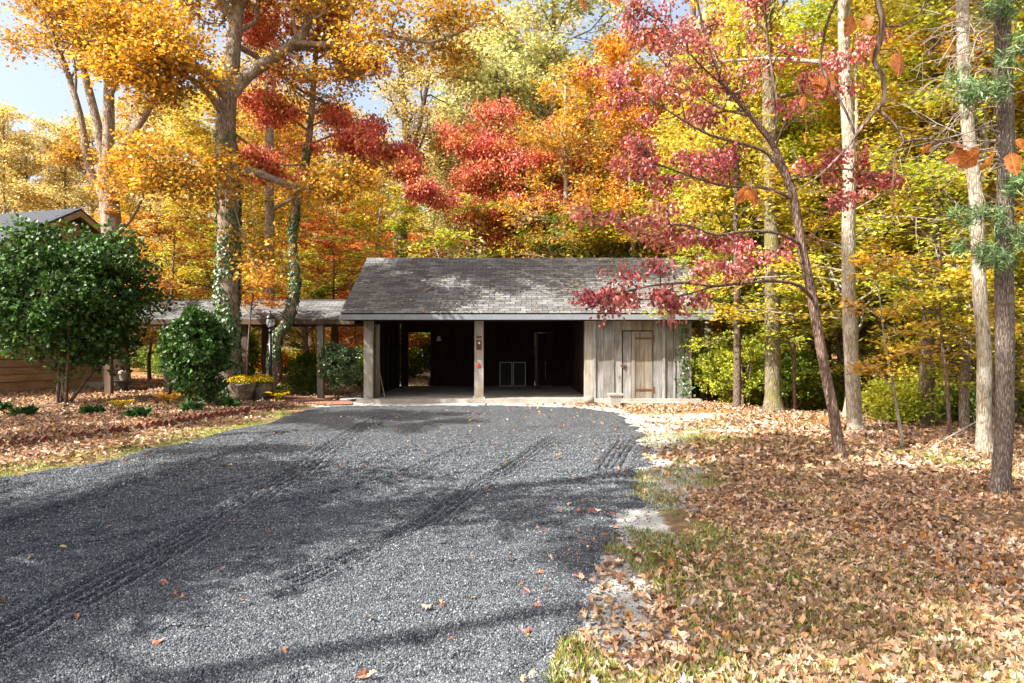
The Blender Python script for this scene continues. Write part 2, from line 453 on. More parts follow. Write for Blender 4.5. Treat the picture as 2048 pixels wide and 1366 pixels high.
# pale stone dust along the right edge of the drive and in a patch by the garage
edge = sm(-1.3, -.1, sdG) * (X > -1.0) * sm(.36, .5, fbm(X * 1.3, Y * 1.1, 21) + .2 * sm(-.5, 0, sdG))
patch = sm(1.25, .75, np.hypot((X - 3.6) / 2.0, (Y - 14.6) / 1.9)) * sm(.42, .58, fbm(X * .9, Y * 1.6, 31))
front = sm(.0, .5, sm(17.9, 18.5, Y) * sm(-5.6, -4.8, X) * sm(4.6, 3.2, X)) * .8
leftedge = sm(-.8, -.05, sdG) * (X < -3.5) * sm(16.5, 18.2, Y) * .8
dust = np.clip(edge + patch * .9 + front + leftedge, 0, 1)
def grassw(X, Y):
    s = sdist(DRIVE, X, Y)
    a = sm(.52, .64, fbm(X * 1.6, Y * 1.6, 55)) * sm(-3.0, -.6, s) * (X > -1)
    b = sm(-1.25, -.25, s) * (X < -3.5) * (sdist(BED, X, Y) < 0) * sm(.3, .5, fbm(X * 1.5, Y * 1.5, 60)) * 1.0
    c = sm(1.1, .5, np.hypot((X - 3.0) / 1.3, (Y - 11.6) / 1.1)) * sm(.38, .5, fbm(X * 1.2, Y * 1.2, 77))
    d = sm(.5, .62, fbm(X * .6, Y * .6, 91)) * (X > 1) * sm(14, 10, Y) * .9
    e = sm(.8, .4, np.hypot((X - 1.55) / .3, (Y - 7.6) / 1.5)) * .8
    return np.clip(a + b + c + d + e, 0, 1)
gw = grassw(X, Y) * (1 - .75 * dust)
woods = np.clip(sm(13, 20, Y + X * .4) * (X > -5) + sm(26, 34, Y), 0, 1)
def ground_mat():
    t = NT('leafy_ground', .95, .15); p = t.pos()
    A = lambda k: t.n("ShaderNodeAttribute", attribute_name=k).outputs["Fac"]
    v = t.n("ShaderNodeTexVoronoi", ins={"Vector": t.map(p, (1, 1, .2)), "Scale": 13.0, "Randomness": 1.0})
    e = t.n("ShaderNodeTexVoronoi", feature='DISTANCE_TO_EDGE', ins={"Vector": t.map(p, (1, 1, .2)), "Scale": 13.0}).outputs[0]
    sepc = t.n("ShaderNodeSeparateColor", ins={0: v.outputs["Color"]}).outputs[0]
    leaf = t.ramp(sepc, [(0, (.10, .05, .025)), (.2, (.22, .12, .06)), (.45, (.36, .2, .1)), (.7, (.46, .3, .17)), (.88, (.55, .3, .08)), (1, (.6, .46, .3))])
    wl = t.ramp(sepc, [(0, (.10, .04, .015)), (.4, (.34, .13, .03)), (.75, (.5, .22, .04)), (1, (.55, .33, .06))])
    leaf = t.mix(A('woods'), leaf, wl)
    leaf = t.mix(t.ramp(e, [(.0, .8), (.12, 0.0)]), leaf, (.05, .03, .018))
    soil = t.ramp(t.noise(p, 9, 6, .7), [(.3, (.09, .06, .035)), (.7, (.25, .18, .11))])
    c = t.mix(t.ramp(t.noise(p, 1.1, 5, .7), [(.42, 0.0), (.55, .92)]), soil, leaf)
    g = t.ramp(t.noise(p, 40, 4, .8), [(.3, (.10, .12, .03)), (.55, (.26, .28, .07)), (.75, (.4, .36, .14))])
    c = t.mix(A('grass'), c, g)
    dn = t.noise(p, 90, 4, .8)
    du = t.ramp(dn, [(.3, (.22, .215, .2)), (.5, (.42, .42, .40)), (.68, (.62, .62, .60))])
    df = t.ramp(t.math('ADD', A('dust'), t.math('MULTIPLY', t.math('SUBTRACT', t.noise(p, 7, 6, .75), .5), 1.6)), [(.42, 0.0), (.62, .95)])
    c = t.mix(df, c, du)
    t.col(c)
    t.bump(t.math('ADD', t.math('MULTIPLY', e, 1.2), dn), .8, .02)
    return t.m
tag(meshobj('ground', np.stack([X, Y, Z], -1).reshape(-1, 3), F, ground_mat(), None, True,
            {'dust': dust.ravel(), 'grass': gw.ravel(), 'woods': woods.ravel()}), kind='structure')

# ---------------------------------------------------------------- gravel drive with tyre tracks
def T(*pts): return np.array([(a, b) for a, b in pts], float)
TRACKS = [  # centre line, groove offsets, depth
    (T((-2.75, 1), (-2.8, 3.73), (-2.67, 6.1), (-2.66, 8), (-2.8, 9.95), (-2.95, 13), (-2.9, 16.4)), (-.135, -.045, .045, .135), .038),
    (T((-4.6, 4), (-4.5, 6.05), (-4.37, 7.7), (-4.15, 10.4), (-4.3, 14)), (-.08, 0, .08), .036),
    (T((-1.5, 4.6), (-1.37, 4.87), (-.79, 6.2), (-.32, 8.0), (.2, 9.8), (.87, 12.4)), (-.08, 0, .08), .042),
    (T((1.22, 8.0), (1.28, 8.95), (1.6, 10.2), (2.04, 11.8)), (-.135, -.045, .045, .135), .045),
    (T((-3.9, 5.2), (-3.35, 5.6), (-2.79, 6.3), (-1.8, 7.6), (-.38, 11.8)), (0,), .035),
    (T((-3.5, 6.6), (-2.9, 8.2), (-2.2, 9.4), (-1.0, 11)), (0, .25), .028),
    (T((-4.8, 5.0), (-3.9, 5.6), (-3.2, 6.9), (-2.0, 9.2)), (0,), .03)]
def drive_relief(x, y):
    z = (fbm(x * .8, y * .8, 5) - .5) * .05 + (fbm(x * 3.4, y * 5, 15) - .5) * .045 - .022 * sm(.7, .85, vnoise(x * 4.2, y * 6.5, 18)) + (vnoise(x * 17, y * 17, 25) - .5) * .008
    for c, offs, dep in TRACKS:
        t = np.linspace(0, 1, len(c)); tt = np.linspace(0, 1, 60)
        cx = np.interp(tt, t, c[:, 0]); cy = np.interp(tt, t, c[:, 1])
        # signed distance to the smooth line
        best = np.full(x.shape, 9.0); sg = np.zeros(x.shape); endf = np.ones(x.shape)
        for k in range(59):
            ax, ay, ex, ey = cx[k], cy[k], cx[k + 1] - cx[k], cy[k + 1] - cy[k]
            l2 = ex * ex + ey * ey
            u = np.clip(((x - ax) * ex + (y - ay) * ey) / l2, 0, 1)
            dx, dy = x - ax - u * ex, y - ay - u * ey
            d = np.hypot(dx, dy); m = d < best
            best = np.where(m, d, best); sg = np.where(m, np.sign(ex * dy - ey * dx) * d, sg)
            endf = np.where(m, np.minimum(1, np.minimum(k + u, 59 - k - u) / 5), endf)
        w = .024; amp = (.5 + .7 * vnoise(x * 1.1, y * 1.1, 40)) * endf
        for o in offs:
            z = z - dep * amp * np.exp(-((sg - o) / w) ** 2)
        span = max(offs) + .05
        z = z + dep * .45 * amp * (np.exp(-((np.abs(sg) - span - .03) / .03) ** 2))
    return z
def drive_height(x, y):
    s = sdist(DRIVE, x, y) + (fbm(x * 1.7, y * 1.7, 70) - .5) * .5 + (vnoise(x * 9, y * 9, 71) - .5) * .14
    return -.05 + .085 * sm(-.12, .22, s) + drive_relief(x, y) * sm(0, .3, s), s
dx = np.concatenate([np.arange(-8.4, -6.6, .12), np.arange(-6.6, 3.1, .023)])
yy = [2.2]
while yy[-1] < 18.9: yy.append(yy[-1] + max(.022, .0062 * yy[-1]))
dy = np.concatenate([np.arange(-9, 2.2, .25), np.array(yy)])
X, Y = np.meshgrid(dx, dy)
Z, S = drive_height(X, Y)
nx, ny = len(dx), len(dy)
ii = (np.arange(ny - 1)[:, None] * nx + np.arange(nx - 1)[None, :]).ravel()
F = np.stack([ii, ii + 1, ii + nx + 1, ii + nx], 1)
F = F[(S.ravel()[F].max(1) > -.14)]
used = np.unique(F); rm = np.zeros(nx * ny, int); rm[used] = np.arange(len(used))
def gravel_mat(name, obj_random=False):
    t = NT(name, .75, .35); p = t.pos()
    if obj_random:
        r = t.n("ShaderNodeObjectInfo").outputs["Random"]
        c = t.ramp(r, [(0, (.034, .038, .046)), (.4, (.072, .080, .094)), (.75, (.128, .142, .158)), (.93, (.2, .218, .235)), (1, (.38, .4, .41))])
        t.col(t.mix(1.0, c, t.ramp(t.noise(t.tex(), 3, 3), [(.3, .75), (.7, 1.15)]), 'MULTIPLY'))
        return t.m
    v = t.n("ShaderNodeTexVoronoi", ins={"Vector": t.map(p, (1, 1, .5)), "Scale": 55.0})
    e = t.n("ShaderNodeTexVoronoi", feature='DISTANCE_TO_EDGE', ins={"Vector": t.map(p, (1, 1, .5)), "Scale": 55.0}).outputs[0]
    r = t.n("ShaderNodeSeparateColor", ins={0: v.outputs["Color"]}).outputs[0]
    c = t.ramp(r, [(0, (.034, .038, .046)), (.4, (.072, .080, .094)), (.75, (.128, .142, .158)), (.93, (.2, .218, .235)), (1, (.38, .4, .41))])
    c = t.mix(t.ramp(e, [(0, .8), (.12, 0.0)]), c, (.025, .026, .03))
    big = t.ramp(t.noise(p, .9, 4, .6), [(.35, .82), (.7, 1.18)])
    t.col(t.mix(1.0, c, big, 'MULTIPLY'))
    t.bump(t.math('MINIMUM', e, .25), 1.0, .035)
    return t.m
tag(meshobj('gravel_driveway', np.stack([X, Y, Z], -1).reshape(-1, 3)[used], rm[F], gravel_mat('crushed_stone'), None, True), kind='structure')

# loose stones: points with a node tree that puts a chip of stone on each (nobody could count them)
def scatter(n, y0, y1, keep, w=.80):
    # more or less even on the picture's ground: density falls off with distance
    y = y0 * (y1 / y0) ** rng.random(n)
    x = rng.uniform(-w, w, n) * y
    m = keep(x, y)
    return x[m], y[m]
sx, sy = scatter(560000, 2.9, 14.0, lambda x, y: (rng.random(len(y)) > sm(9.0, 14.0, y)) & (x < .5 * y) & (sdist(DRIVE, x, y) > -.35 - 0 * x))
hz, s_ = drive_height(sx, sy)
edgek = (s_ > .0) | (rng.random(len(sx)) < np.clip(.30 + s_ * .8, 0, 1) * .5)
sx, sy, hz, s_ = sx[edgek], sy[edgek], hz[edgek], s_[edgek]
rl = drive_relief(sx, sy); kk = (rl > -.018) | (rng.random(len(sx)) < .35)
sx, sy, hz, s_ = sx[kk], sy[kk], hz[kk], s_[kk]
gz = np.where(s_ > .05, hz, np.maximum(hz, G(sx, sy)))
size = rng.uniform(.0045, .009, len(sx)) * np.clip(sy / 6.0, .95, 1.45)
pm = bpy.data.meshes.new('gravel_stones')
pm.vertices.add(len(sx)); pm.vertices.foreach_set("co", np.stack([sx, sy, gz + size * .25], -1).astype(np.float32).ravel())
a = pm.attributes.new('size', 'FLOAT', 'POINT'); a.data.foreach_set("value", size.astype(np.float32))
po = bpy.data.objects.new('gravel_stones', pm); COL.objects.link(po)
tag(po, 'dark grey crushed stones lying loose on the driveway', kind='stuff')
ng = bpy.data.node_groups.new('scatter_stones', 'GeometryNodeTree')
ng.interface.new_socket('Geometry', in_out='INPUT', socket_type='NodeSocketGeometry')
ng.interface.new_socket('Geometry', in_out='OUTPUT', socket_type='NodeSocketGeometry')
N = ng.nodes; Lk = ng.links
gi = N.new('NodeGroupInput'); go = N.new('NodeGroupOutput')
ico = N.new('GeometryNodeMeshIcoSphere'); ico.inputs['Radius'].default_value = 1.0; ico.inputs['Subdivisions'].default_value = 1
mt = N.new('GeometryNodeSetMaterial'); mt.inputs['Material'].default_value = gravel_mat('loose_stone', True)
Lk.new(ico.outputs[0], mt.inputs[0])
iop = N.new('GeometryNodeInstanceOnPoints')
Lk.new(gi.outputs[0], iop.inputs['Points']); Lk.new(mt.outputs[0], iop.inputs['Instance'])
rr = N.new('FunctionNodeRandomValue'); rr.data_type = 'FLOAT_VECTOR'; rr.inputs[1].default_value = (6.28, 6.28, 6.28)
Lk.new(rr.outputs[0], iop.inputs['Rotation'])
rs = N.new('FunctionNodeRandomValue'); rs.data_type = 'FLOAT_VECTOR'; rs.inputs[0].default_value = (.7, .7, .35); rs.inputs[1].default_value = (1.35, 1.1, .9); rs.inputs['Seed'].default_value = 4
na = N.new('GeometryNodeInputNamedAttribute'); na.data_type = 'FLOAT'; na.inputs[0].default_value = 'size'
mu = N.new('ShaderNodeVectorMath'); mu.operation = 'SCALE'
Lk.new(rs.outputs[0], mu.inputs[0]); Lk.new(na.outputs[0], mu.inputs['Scale']); Lk.new(mu.outputs[0], iop.inputs['Scale'])
Lk.new(iop.outputs[0], go.inputs[0])
md = po.modifiers.new('stones', 'NODES'); md.node_group = ng

# ---------------------------------------------------------------- leaves: generic builder
OAK = np.array([(0, 0), (.07, .14), (.22, .2), (.13, .34), (.32, .46), (.16, .58), (.27, .74), (.1, .84), (0, 1.0), (-.1, .84), (-.27, .74), (-.16, .58), (-.32, .46), (-.13, .34), (-.22, .2), (-.07, .14)])
LOBED = np.array([(0, 0), (.10, .18), (.42, .12), (.30, .36), (.52, .55), (.24, .60), (.22, .80), (0, 1.0), (-.22, .80), (-.24, .60), (-.52, .55), (-.30, .36), (-.42, .12), (-.10, .18)])
OVAL = np.array([(0, 0), (.24, .22), (.30, .5), (.17, .8), (0, 1.0), (-.17, .8), (-.30, .5), (-.24, .22)])
def leaves(name, C, A, Nn, S, shape, mat, parent=None, curl=.18, wid=1.0, crumple=0.0):
    """C base points, A long axis, Nn face normal, S length; shape 'tri2' (4 verts) or an outline fan"""
    C = np.asarray(C, float); A = np.asarray(A, float); Nn = np.asarray(Nn, float); S = np.asarray(S, float)
    A = A / (np.linalg.norm(A, axis=1)[:, None] + 1e-9)
    B = np.cross(Nn, A); B /= np.linalg.norm(B, axis=1)[:, None] + 1e-9
    Nn = np.cross(A, B)
    n = len(C)
    if isinstance(shape, str):
        out = np.array([(0, 0), (.33 * wid, .45), (0, 1.0), (-.33 * wid, .45)])
        lift = np.array([0, .5, -.3, .5]) * curl
    else:
        out = np.vstack([[(0, .45)], shape * np.array([wid, 1])])
        lift = (np.abs(out[:, 0]) * 1.1 - .7 * (out[:, 1] - .45) ** 2) * curl * 2
        lift[0] = 0
    cj = rng.uniform(.2, 1.6, n) * np.where(rng.random(n) < .3, -1, 1)
    V = C[:, None] + S[:, None, None] * (out[None, :, 0, None] * B[:, None] + out[None, :, 1, None] * A[:, None] + (lift[None, :] * cj[:, None])[:, :, None] * Nn[:, None])
    if crumple: V = V + (rng.normal(0, crumple, V.shape[:2]) * S[:, None])[:, :, None] * Nn[:, None]
    k = len(out)
    base = np.arange(n)[:, None, None] * k
    if isinstance(shape, str): f = np.array([(0, 1, 2), (0, 2, 3)])
    else: f = np.array([(0, i, i + 1 if i + 1 < k else 1) for i in range(1, k)])
    return meshobj(name, V.reshape(-1, 3), (base + f[None]).reshape(-1, 3), mat, parent, False)
def rvec(n):
    v = rng.normal(size=(n, 3)); return v / np.linalg.norm(v, axis=1)[:, None]

def litter(name, x, y, size, shape, mat, z=None, tilt=.55, lift=.03, kind='stuff', label=None, crumple=.05, curl=.45):
    n = len(x)
    z = G(x, y) if z is None else z
    up = np.array([0, 0, 1.0]) + rvec(n) * tilt * rng.random((n, 1)) * 2.2
    A = rvec(n); A[:, 2] *= .3
    C = np.stack([x, y, z + .006 + lift * rng.random(n) ** 2], -1)
    o = leaves(name, C, A, up, size, shape, mat, None, curl=curl, crumple=crumple)
    return tag(o, label, kind=kind)
def litter_w(x, y):
    """how thick the leaves lie"""
    s = sdist(DRIVE, x, y)
    w = sm(-.2, -1.3, s) * .88 + .10
    right = (x > -1) * w * (1 - .55 * sm(1.25, .75, np.hypot((x - 3.6) / 2.0, (y - 14.6) / 1.9)))
    right = right * (1 - .75 * sm(1.1, .5, np.hypot((x - 3.0) / 1.3, (y - 11.6) / 1.1)))
    right = right * (.12 + 1.1 * sm(.34, .52, fbm(x * .8, y * .8, 101))) * (.55 + .6 * sm(.3, .6, fbm(x * 3, y * 3, 105)))
    bed = sdist(BED, x, y) > -.1
    left = (x < -3.5) * np.where(bed, .95, .22 * sm(0, -.5, s))
    back = (y > 26) * .5
    return np.clip(right + left + back, 0, 1) * (s < .05) * ~((x > -5) & (x < 5.3) & (y > 18.9) & (y < 26))
x, y = scatter(230000, 2.9, 8.5, lambda x, y: (x > .0))
k = rng.random(len(x)) < litter_w(x, y) * .62
x, y = x[k], y[k]; q = rng.random(len(x))
for lo, hi, shp, sz in ((0, .38, OAK, (.04, .095)), (.38, .64, OVAL, (.025, .07)), (.64, .9, 'tri2', (.025, .07)), (.9, 1.01, LOBED, (.035, .07))):
    m = (q >= lo) & (q < hi)
    litter('leaf_litter', x[m], y[m], rng.uniform(*sz, m.sum()), shp, L['litter'], label='thick carpet of dry brown and tan leaves right of the driveway')
x, y = scatter(500000, 5.5, 34, lambda x, y: ((y > 8.2) | (x < -2) | (x > .8 * y)), 1.0)
k = rng.random(len(x)) < litter_w(x, y) * .6
x, y = x[k], y[k]
litter('leaf_litter', x, y, rng.uniform(.05, .12, len(x)), 'tri2', L['litter'], label='dry fallen leaves over the garden bed and the wood floor', curl=.5)
# single leaves on the gravel
x, y = scatter(2200, 3.2, 17.5, lambda x, y: sdist(DRIVE, x, y) > .1)
k = rng.random(len(x)) < (.05 + .6 * sm(1.5, 0, sdist(DRIVE, x, y)) * (x > 0) + .5 * sm(12, 15, y) * (x > -1) + .12 * (y > 9))
x, y = x[k], y[k]
litter('fallen_leaf', x, y, rng.uniform(.04, .08, len(x)), OAK, L['redfall'], z=drive_height(x, y)[0] + .012, label='scattered red and tan leaves lying on the gravel')
# grass
def grass(n, y0, y1):
    x, y = scatter(n, y0, y1, lambda x, y: (sdist(DRIVE, x, y) < .1))
    k = rng.random(len(x)) < grassw(x, y) * .8; x, y = x[k], y[k]
    n = len(x)
    A = np.array([0, 0, 1.0]) + rvec(n) * .75
    C = np.stack([x, y, G(x, y) - .005], -1)
    o = leaves('grass', C, A, rvec(n), rng.uniform(.035, .085, n), 'tri2', L['grass'], None, wid=.16)
    tag(o, 'thin patches of green and straw coloured grass along the gravel', kind='stuff')
grass(230000, 3.0, 17)
# ---------------------------------------------------------------- garage
GX0, GX1, GY0, GY1 = -4.24, 5.11, 19.5, 25.5
EY0, EZ0, RY, RZ = 18.95, 2.52, 22.5, 4.49
SL = (RZ - EZ0) / (RY - EY0); SA = math.atan(SL)
def roofz(y): return EZ0 + SL * (y - EY0) if y <= RY else RZ - SL * (y - RY)
gar = root('open_garage', (0.4, 19.5, 0), 'weathered grey board garage with two open bays and a shingled gable roof', 'garage')
MB().box(-4.4, 5.35, 19.28, 25.7, -.2, .11).build('slab', M['concrete'], gar)
st = MB().box(1.85, 5.2, 18.92, 19.278, -.1, .045, j=.006).build('stone_step', M['concrete'], gar)
# posts
def post(x0, x1, y0, y1, z0, z1, mat='post', name='post', parent=gar):
    return MB().box(x0, x1, y0, y1, z0, z1, j=.004).build(name, M[mat], parent)
post(-4.24, -3.98, 19.5, 19.72, .11, 2.36)
mp = post(-1.07, -.82, 19.5, 19.7, .13, 2.36)
MB().box(-1.12, -.77, 19.44, 19.76, .11, .16, j=.004).build('base_plate', M['concrete'], mp)
post(2.07, 2.31, 19.5, 19.7, .11, 2.36)
post(4.87, 5.12, 19.47, 19.7, .02, 2.36)
MB().add([(-4.24, 19.47, 2.34), (-3.95, 19.47, 2.34), (-3.95, 19.47, 1.98), (-4.24, 19.47, 2.2), (-4.24, 19.53, 2.34), (-3.95, 19.53, 2.34), (-3.95, 19.53, 1.98), (-4.24, 19.53, 2.2)],
         [(0, 3, 2, 1), (4, 5, 6, 7), (0, 1, 5, 4), (1, 2, 6, 5), (2, 3, 7, 6), (3, 0, 4, 7)]).build('shadow_bracket', M['warm_board'], gar)  # lower edge shaped along the diagonal eave shadow across the post top
# header beam, fascia
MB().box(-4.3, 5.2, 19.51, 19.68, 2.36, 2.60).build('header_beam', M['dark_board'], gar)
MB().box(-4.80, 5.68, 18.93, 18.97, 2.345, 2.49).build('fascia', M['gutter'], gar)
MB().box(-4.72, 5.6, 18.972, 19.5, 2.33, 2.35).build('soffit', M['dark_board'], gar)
# roof deck (two slopes), rakes, ridge
def slab_slope(x0, x1, ya, za, yb, zb, th):
    V = [(x0, ya, za), (x1, ya, za), (x1, yb, zb), (x0, yb, zb), (x0, ya, za - th), (x1, ya, za - th), (x1, yb, zb - th), (x0, yb, zb - th)]
    return V, [(0, 1, 2, 3), (7, 6, 5, 4), (0, 4, 5, 1), (1, 5, 6, 2), (2, 6, 7, 3), (3, 7, 4, 0)]
d = MB(); d.add(*slab_slope(-4.72, 5.62, EY0, EZ0 - .02, RY, RZ - .02, .05)); d.add(*slab_slope(-4.72, 5.62, 26.05, EZ0 - .02, RY + .002, RZ - .02, .05))
d.build('roof_deck', M['dark_board'], gar)
for xa, xb in ((-4.76, -4.722), (5.622, 5.66)):
    r_ = MB(); r_.add(*slab_slope(xa, xb, EY0, EZ0 - .005, RY - .001, RZ - .005, .15)); r_.add(*slab_slope(xa, xb, 26.05, EZ0 - .005, RY + .001, RZ - .005, .15))
    r_.build('rake_board', M['gutter'], gar)
# shingles: the courses nearest the eave are single parts, the rest one part
TW, TE = .305, .145
cs, sn = math.cos(SA), math.sin(SA)
sl_len = math.hypot(RY - EY0, RZ - EZ0)
nrow = int(sl_len / TE); ncol = int(10.42 / TW)
tabV = np.array([(x, y, z) for z in (0, 1) for y in (0, 1) for x in (0, 1)], float)
def tabverts(w):
    v = tabV.copy(); v[:, 0] *= w; 
    zt = np.where(v[:, 1] == 0, .006 * v[:, 2] + .006, .003 * v[:, 2]); v[:, 2] = zt; v[:, 1] *= TE * 1.08
    return v
BOXF = [(0, 2, 3, 1), (4, 5, 7, 6), (0, 1, 5, 4), (2, 6, 7, 3), (0, 4, 6, 2), (1, 3, 7, 5)]
tm = bpy.data.meshes.new('shingle'); tm.from_pydata(tabverts(TW - .014).tolist(), [], BOXF); tm.materials.append(M['shingle'])
RX = Matrix.Rotation(SA, 4, 'X')
field = MB(); cnt = 0
for r in range(nrow):
    off = (-.5 * TW if r % 2 else 0) + random.uniform(-.02, .02)
    yb = EY0 - .02 + r * TE * cs; zb = EZ0 + .0 + r * TE * sn
    for c in range(-1, ncol + 2):
        x0 = -4.77 + off + c * TW; x1 = x0 + TW - .014
        x0c, x1c = max(x0, -4.775), min(x1, 5.675)
        if x1c - x0c < .03: continue
        Mx = Matrix.Translation((x0c, yb + random.uniform(-.004, .004), zb)) @ RX
        full = abs((x1c - x0c) - (TW - .014)) < 1e-4
        if full and cnt < 296:
            inst('shingle', tm, Mx @ Matrix.Rotation(random.gauss(0, .004), 4, 'Z'), gar); cnt += 1
        else:
            v = tabverts(x1c - x0c); v = v @ np.array(Mx.to_3x3()).T + np.array(Mx.translation)
            field.add(v, BOXF)
for r in range(nrow):       # rear slope, joined
    v = tabverts(10.44); Mx = Matrix.Translation((5.67, 26.07 - r * TE * cs, EZ0 + r * TE * sn)) @ Matrix.Rotation(math.pi, 4, 'Z') @ RX
    field.add(v @ np.array(Mx.to_3x3()).T + np.array(Mx.translation), BOXF)
tag(field.build('shingle', M['shingle'], gar), kind='stuff')
rc = MB()
for k in range(35):
    x = -4.78 + k * .3
    for s in (-1, 1):
        rc.add([(x, RY, RZ + .028), (x + .3, RY, RZ + .022), (x + .3, RY + s * .15, RZ + .018 - .15 * SL), (x, RY + s * .15, RZ + .024 - .15 * SL),
                (x, RY, RZ + .012), (x + .3, RY, RZ + .006), (x + .3, RY + s * .15, RZ + .002 - .15 * SL), (x, RY + s * .15, RZ + .008 - .15 * SL)], [(0, 1, 2, 3), (7, 6, 5, 4), (0, 4, 5, 1), (1, 5, 6, 2), (2, 6, 7, 3), (3, 7, 4, 0)])
rc.build('ridge_cap', M['shingle'], gar)
# boards
def board(x0, x1, y0, y1, z0, z1, mat, parent=gar, name='board', j=.003):
    return MB().box(x0, x1, y0, y1, z0, z1, j=j).build(name, M[mat], parent)
def pxx(p, D=19.5): return (p - 1024) / FOC * D
edges = [(1186, 1191.6, .04), (1192, 1206.6, 0), (1207, 1224.5, .012), (1224.8, 1228, .03), (1228.4, 1244, .004)]
for a, b, pr in edges: board(pxx(a), pxx(b) - .004, 19.52 - pr, 19.545, .10 - .02 * random.random(), 2.36, 'old_board')
for a, b, pr in [(1307, 1323.6, .01), (1324, 1330, .045), (1330.4, 1347, .0), (1347.4, 1350.6, .035), (1351, 1365, .006)]:
    board(pxx(a) + .003, pxx(b) - .004, 19.52 - pr, 19.545, .08 - .02 * random.random(), 2.36, 'old_board')
for a, b, pr in [(1244.4, 1262, .0), (1262.4, 1284, .01), (1284.3, 1287.5, .035), (1288, 1306.6, .005)]:
    board(pxx(a) + .002, pxx(b) - .004, 19.52 - pr, 19.545, 2.06, 2.36, 'warm_board')
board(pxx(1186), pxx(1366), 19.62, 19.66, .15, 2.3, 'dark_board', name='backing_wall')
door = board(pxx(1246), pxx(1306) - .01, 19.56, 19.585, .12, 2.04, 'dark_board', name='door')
for a, b, pr in [(1246.4, 1263, .0), (1263.5, 1270, .028), (1270.3, 1280, .012), (1280.3, 1290, .010), (1290.3, 1305.2, .014)]:
    board(pxx(a), pxx(b) - .003, 19.535 - pr, 19.555, .10, 2.03, 'warm_board' if a > 1263 else 'old_board', door)
for z, dz in ((1.83, .0), (.36, .02)):
    h = MB().box(pxx(1270.5), pxx(1306), 19.505, 19.52, z - .025, z + .025, j=.003); h.box(pxx(1305), pxx(1309), 19.50, 19.52, z - .09, z + .09)
    h.build('hinge', M['rust'], door)
lt = MB().box(pxx(1241), pxx(1252), 19.50, 19.53, 1.03, 1.065).box(pxx(1245), pxx(1247.5), 19.48, 19.53, .99, 1.07).build('latch', M['rust'], door)
# inner walls
def boards_x(xa, xb, y, z0, z1, mat, skip=None, w=.24, gaps=()):
    x = xa
    while x < xb - .02:
        ww = min(w * random.uniform(.85, 1.15), xb - x)
        zz0 = z0
        if not (skip and skip[0] - .12 < x + ww / 2 < skip[1] + .12):
            board(x, x + ww, y + random.uniform(0, .008), y + .03, zz0, z1, mat, j=0)
        x += ww
# rear wall around the opening
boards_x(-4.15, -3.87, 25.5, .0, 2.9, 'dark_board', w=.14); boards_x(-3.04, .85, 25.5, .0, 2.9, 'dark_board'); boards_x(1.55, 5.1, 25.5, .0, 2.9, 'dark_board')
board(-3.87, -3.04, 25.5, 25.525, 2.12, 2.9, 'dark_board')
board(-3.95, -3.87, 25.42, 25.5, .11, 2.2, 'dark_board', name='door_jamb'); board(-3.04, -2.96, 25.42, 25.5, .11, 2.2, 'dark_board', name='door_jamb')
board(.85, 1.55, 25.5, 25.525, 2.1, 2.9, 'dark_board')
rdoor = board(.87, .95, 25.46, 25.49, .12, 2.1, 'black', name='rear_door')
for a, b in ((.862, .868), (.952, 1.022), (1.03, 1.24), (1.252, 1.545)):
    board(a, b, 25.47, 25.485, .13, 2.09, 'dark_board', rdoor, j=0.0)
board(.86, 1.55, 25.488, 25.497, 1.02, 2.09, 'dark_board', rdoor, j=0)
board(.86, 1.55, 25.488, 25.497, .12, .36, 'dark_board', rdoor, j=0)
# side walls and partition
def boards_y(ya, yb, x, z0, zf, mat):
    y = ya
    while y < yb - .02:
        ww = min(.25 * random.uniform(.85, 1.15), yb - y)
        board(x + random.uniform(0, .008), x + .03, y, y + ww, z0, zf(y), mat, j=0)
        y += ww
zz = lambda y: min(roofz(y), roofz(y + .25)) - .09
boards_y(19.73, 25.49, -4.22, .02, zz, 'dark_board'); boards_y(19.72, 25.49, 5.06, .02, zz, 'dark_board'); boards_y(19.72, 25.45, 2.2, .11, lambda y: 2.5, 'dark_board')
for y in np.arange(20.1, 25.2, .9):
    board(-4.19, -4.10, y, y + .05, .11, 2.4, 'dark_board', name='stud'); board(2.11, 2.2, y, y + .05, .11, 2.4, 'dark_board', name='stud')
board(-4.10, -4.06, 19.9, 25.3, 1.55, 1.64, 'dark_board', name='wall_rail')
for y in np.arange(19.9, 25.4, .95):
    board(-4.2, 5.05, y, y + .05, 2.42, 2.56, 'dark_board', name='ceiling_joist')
# things on and in the garage
pl = root('carved_plaque', (-.945, 19.47, 1.75), 'rusty brown cast plaque screwed to the middle garage post above the red tag', 'plaque')
b = MB(); b.box(-1.02, -.87, 19.485, 19.5, 1.50, 1.78)
for k in range(16):
    x_, z_ = random.uniform(-1.0, -.89), random.uniform(1.52, 1.76); b.box(x_ - .014, x_ + .014, 19.472, 19.486, z_ - .012, z_ + .012, j=.003)
b.build('relief_plate', M['rust'], pl)
MB().lathe([(0, -.012), (.03, -.012), (.034, 0), (.02, .0), (0, .0)], (0, 0, 0), 12).build('ring', M['white'], pl).matrix_basis = Matrix.Translation((-.935, 19.47, 1.70)) @ Matrix.Rotation(math.pi / 2, 4, 'X')
MB().box(-1.02, -.87, 19.484, 19.5, 1.84, 1.90, j=.004).build('top_bar', M['rust'], pl)
rt = root('red_ornament', (-.945, 19.48, 1.04), 'small round red tag hanging on the middle garage post', 'tag')
o = MB().lathe([(0, -.012), (.045, -.010), (.052, 0), (.045, .008), (0, .01)], (0, 0, 0), 18).build('disc', M['redpaint'], rt); o.matrix_basis = Matrix.Translation((-.945, 19.485, 1.04)) @ Matrix.Rotation(math.pi / 2, 4, 'X')
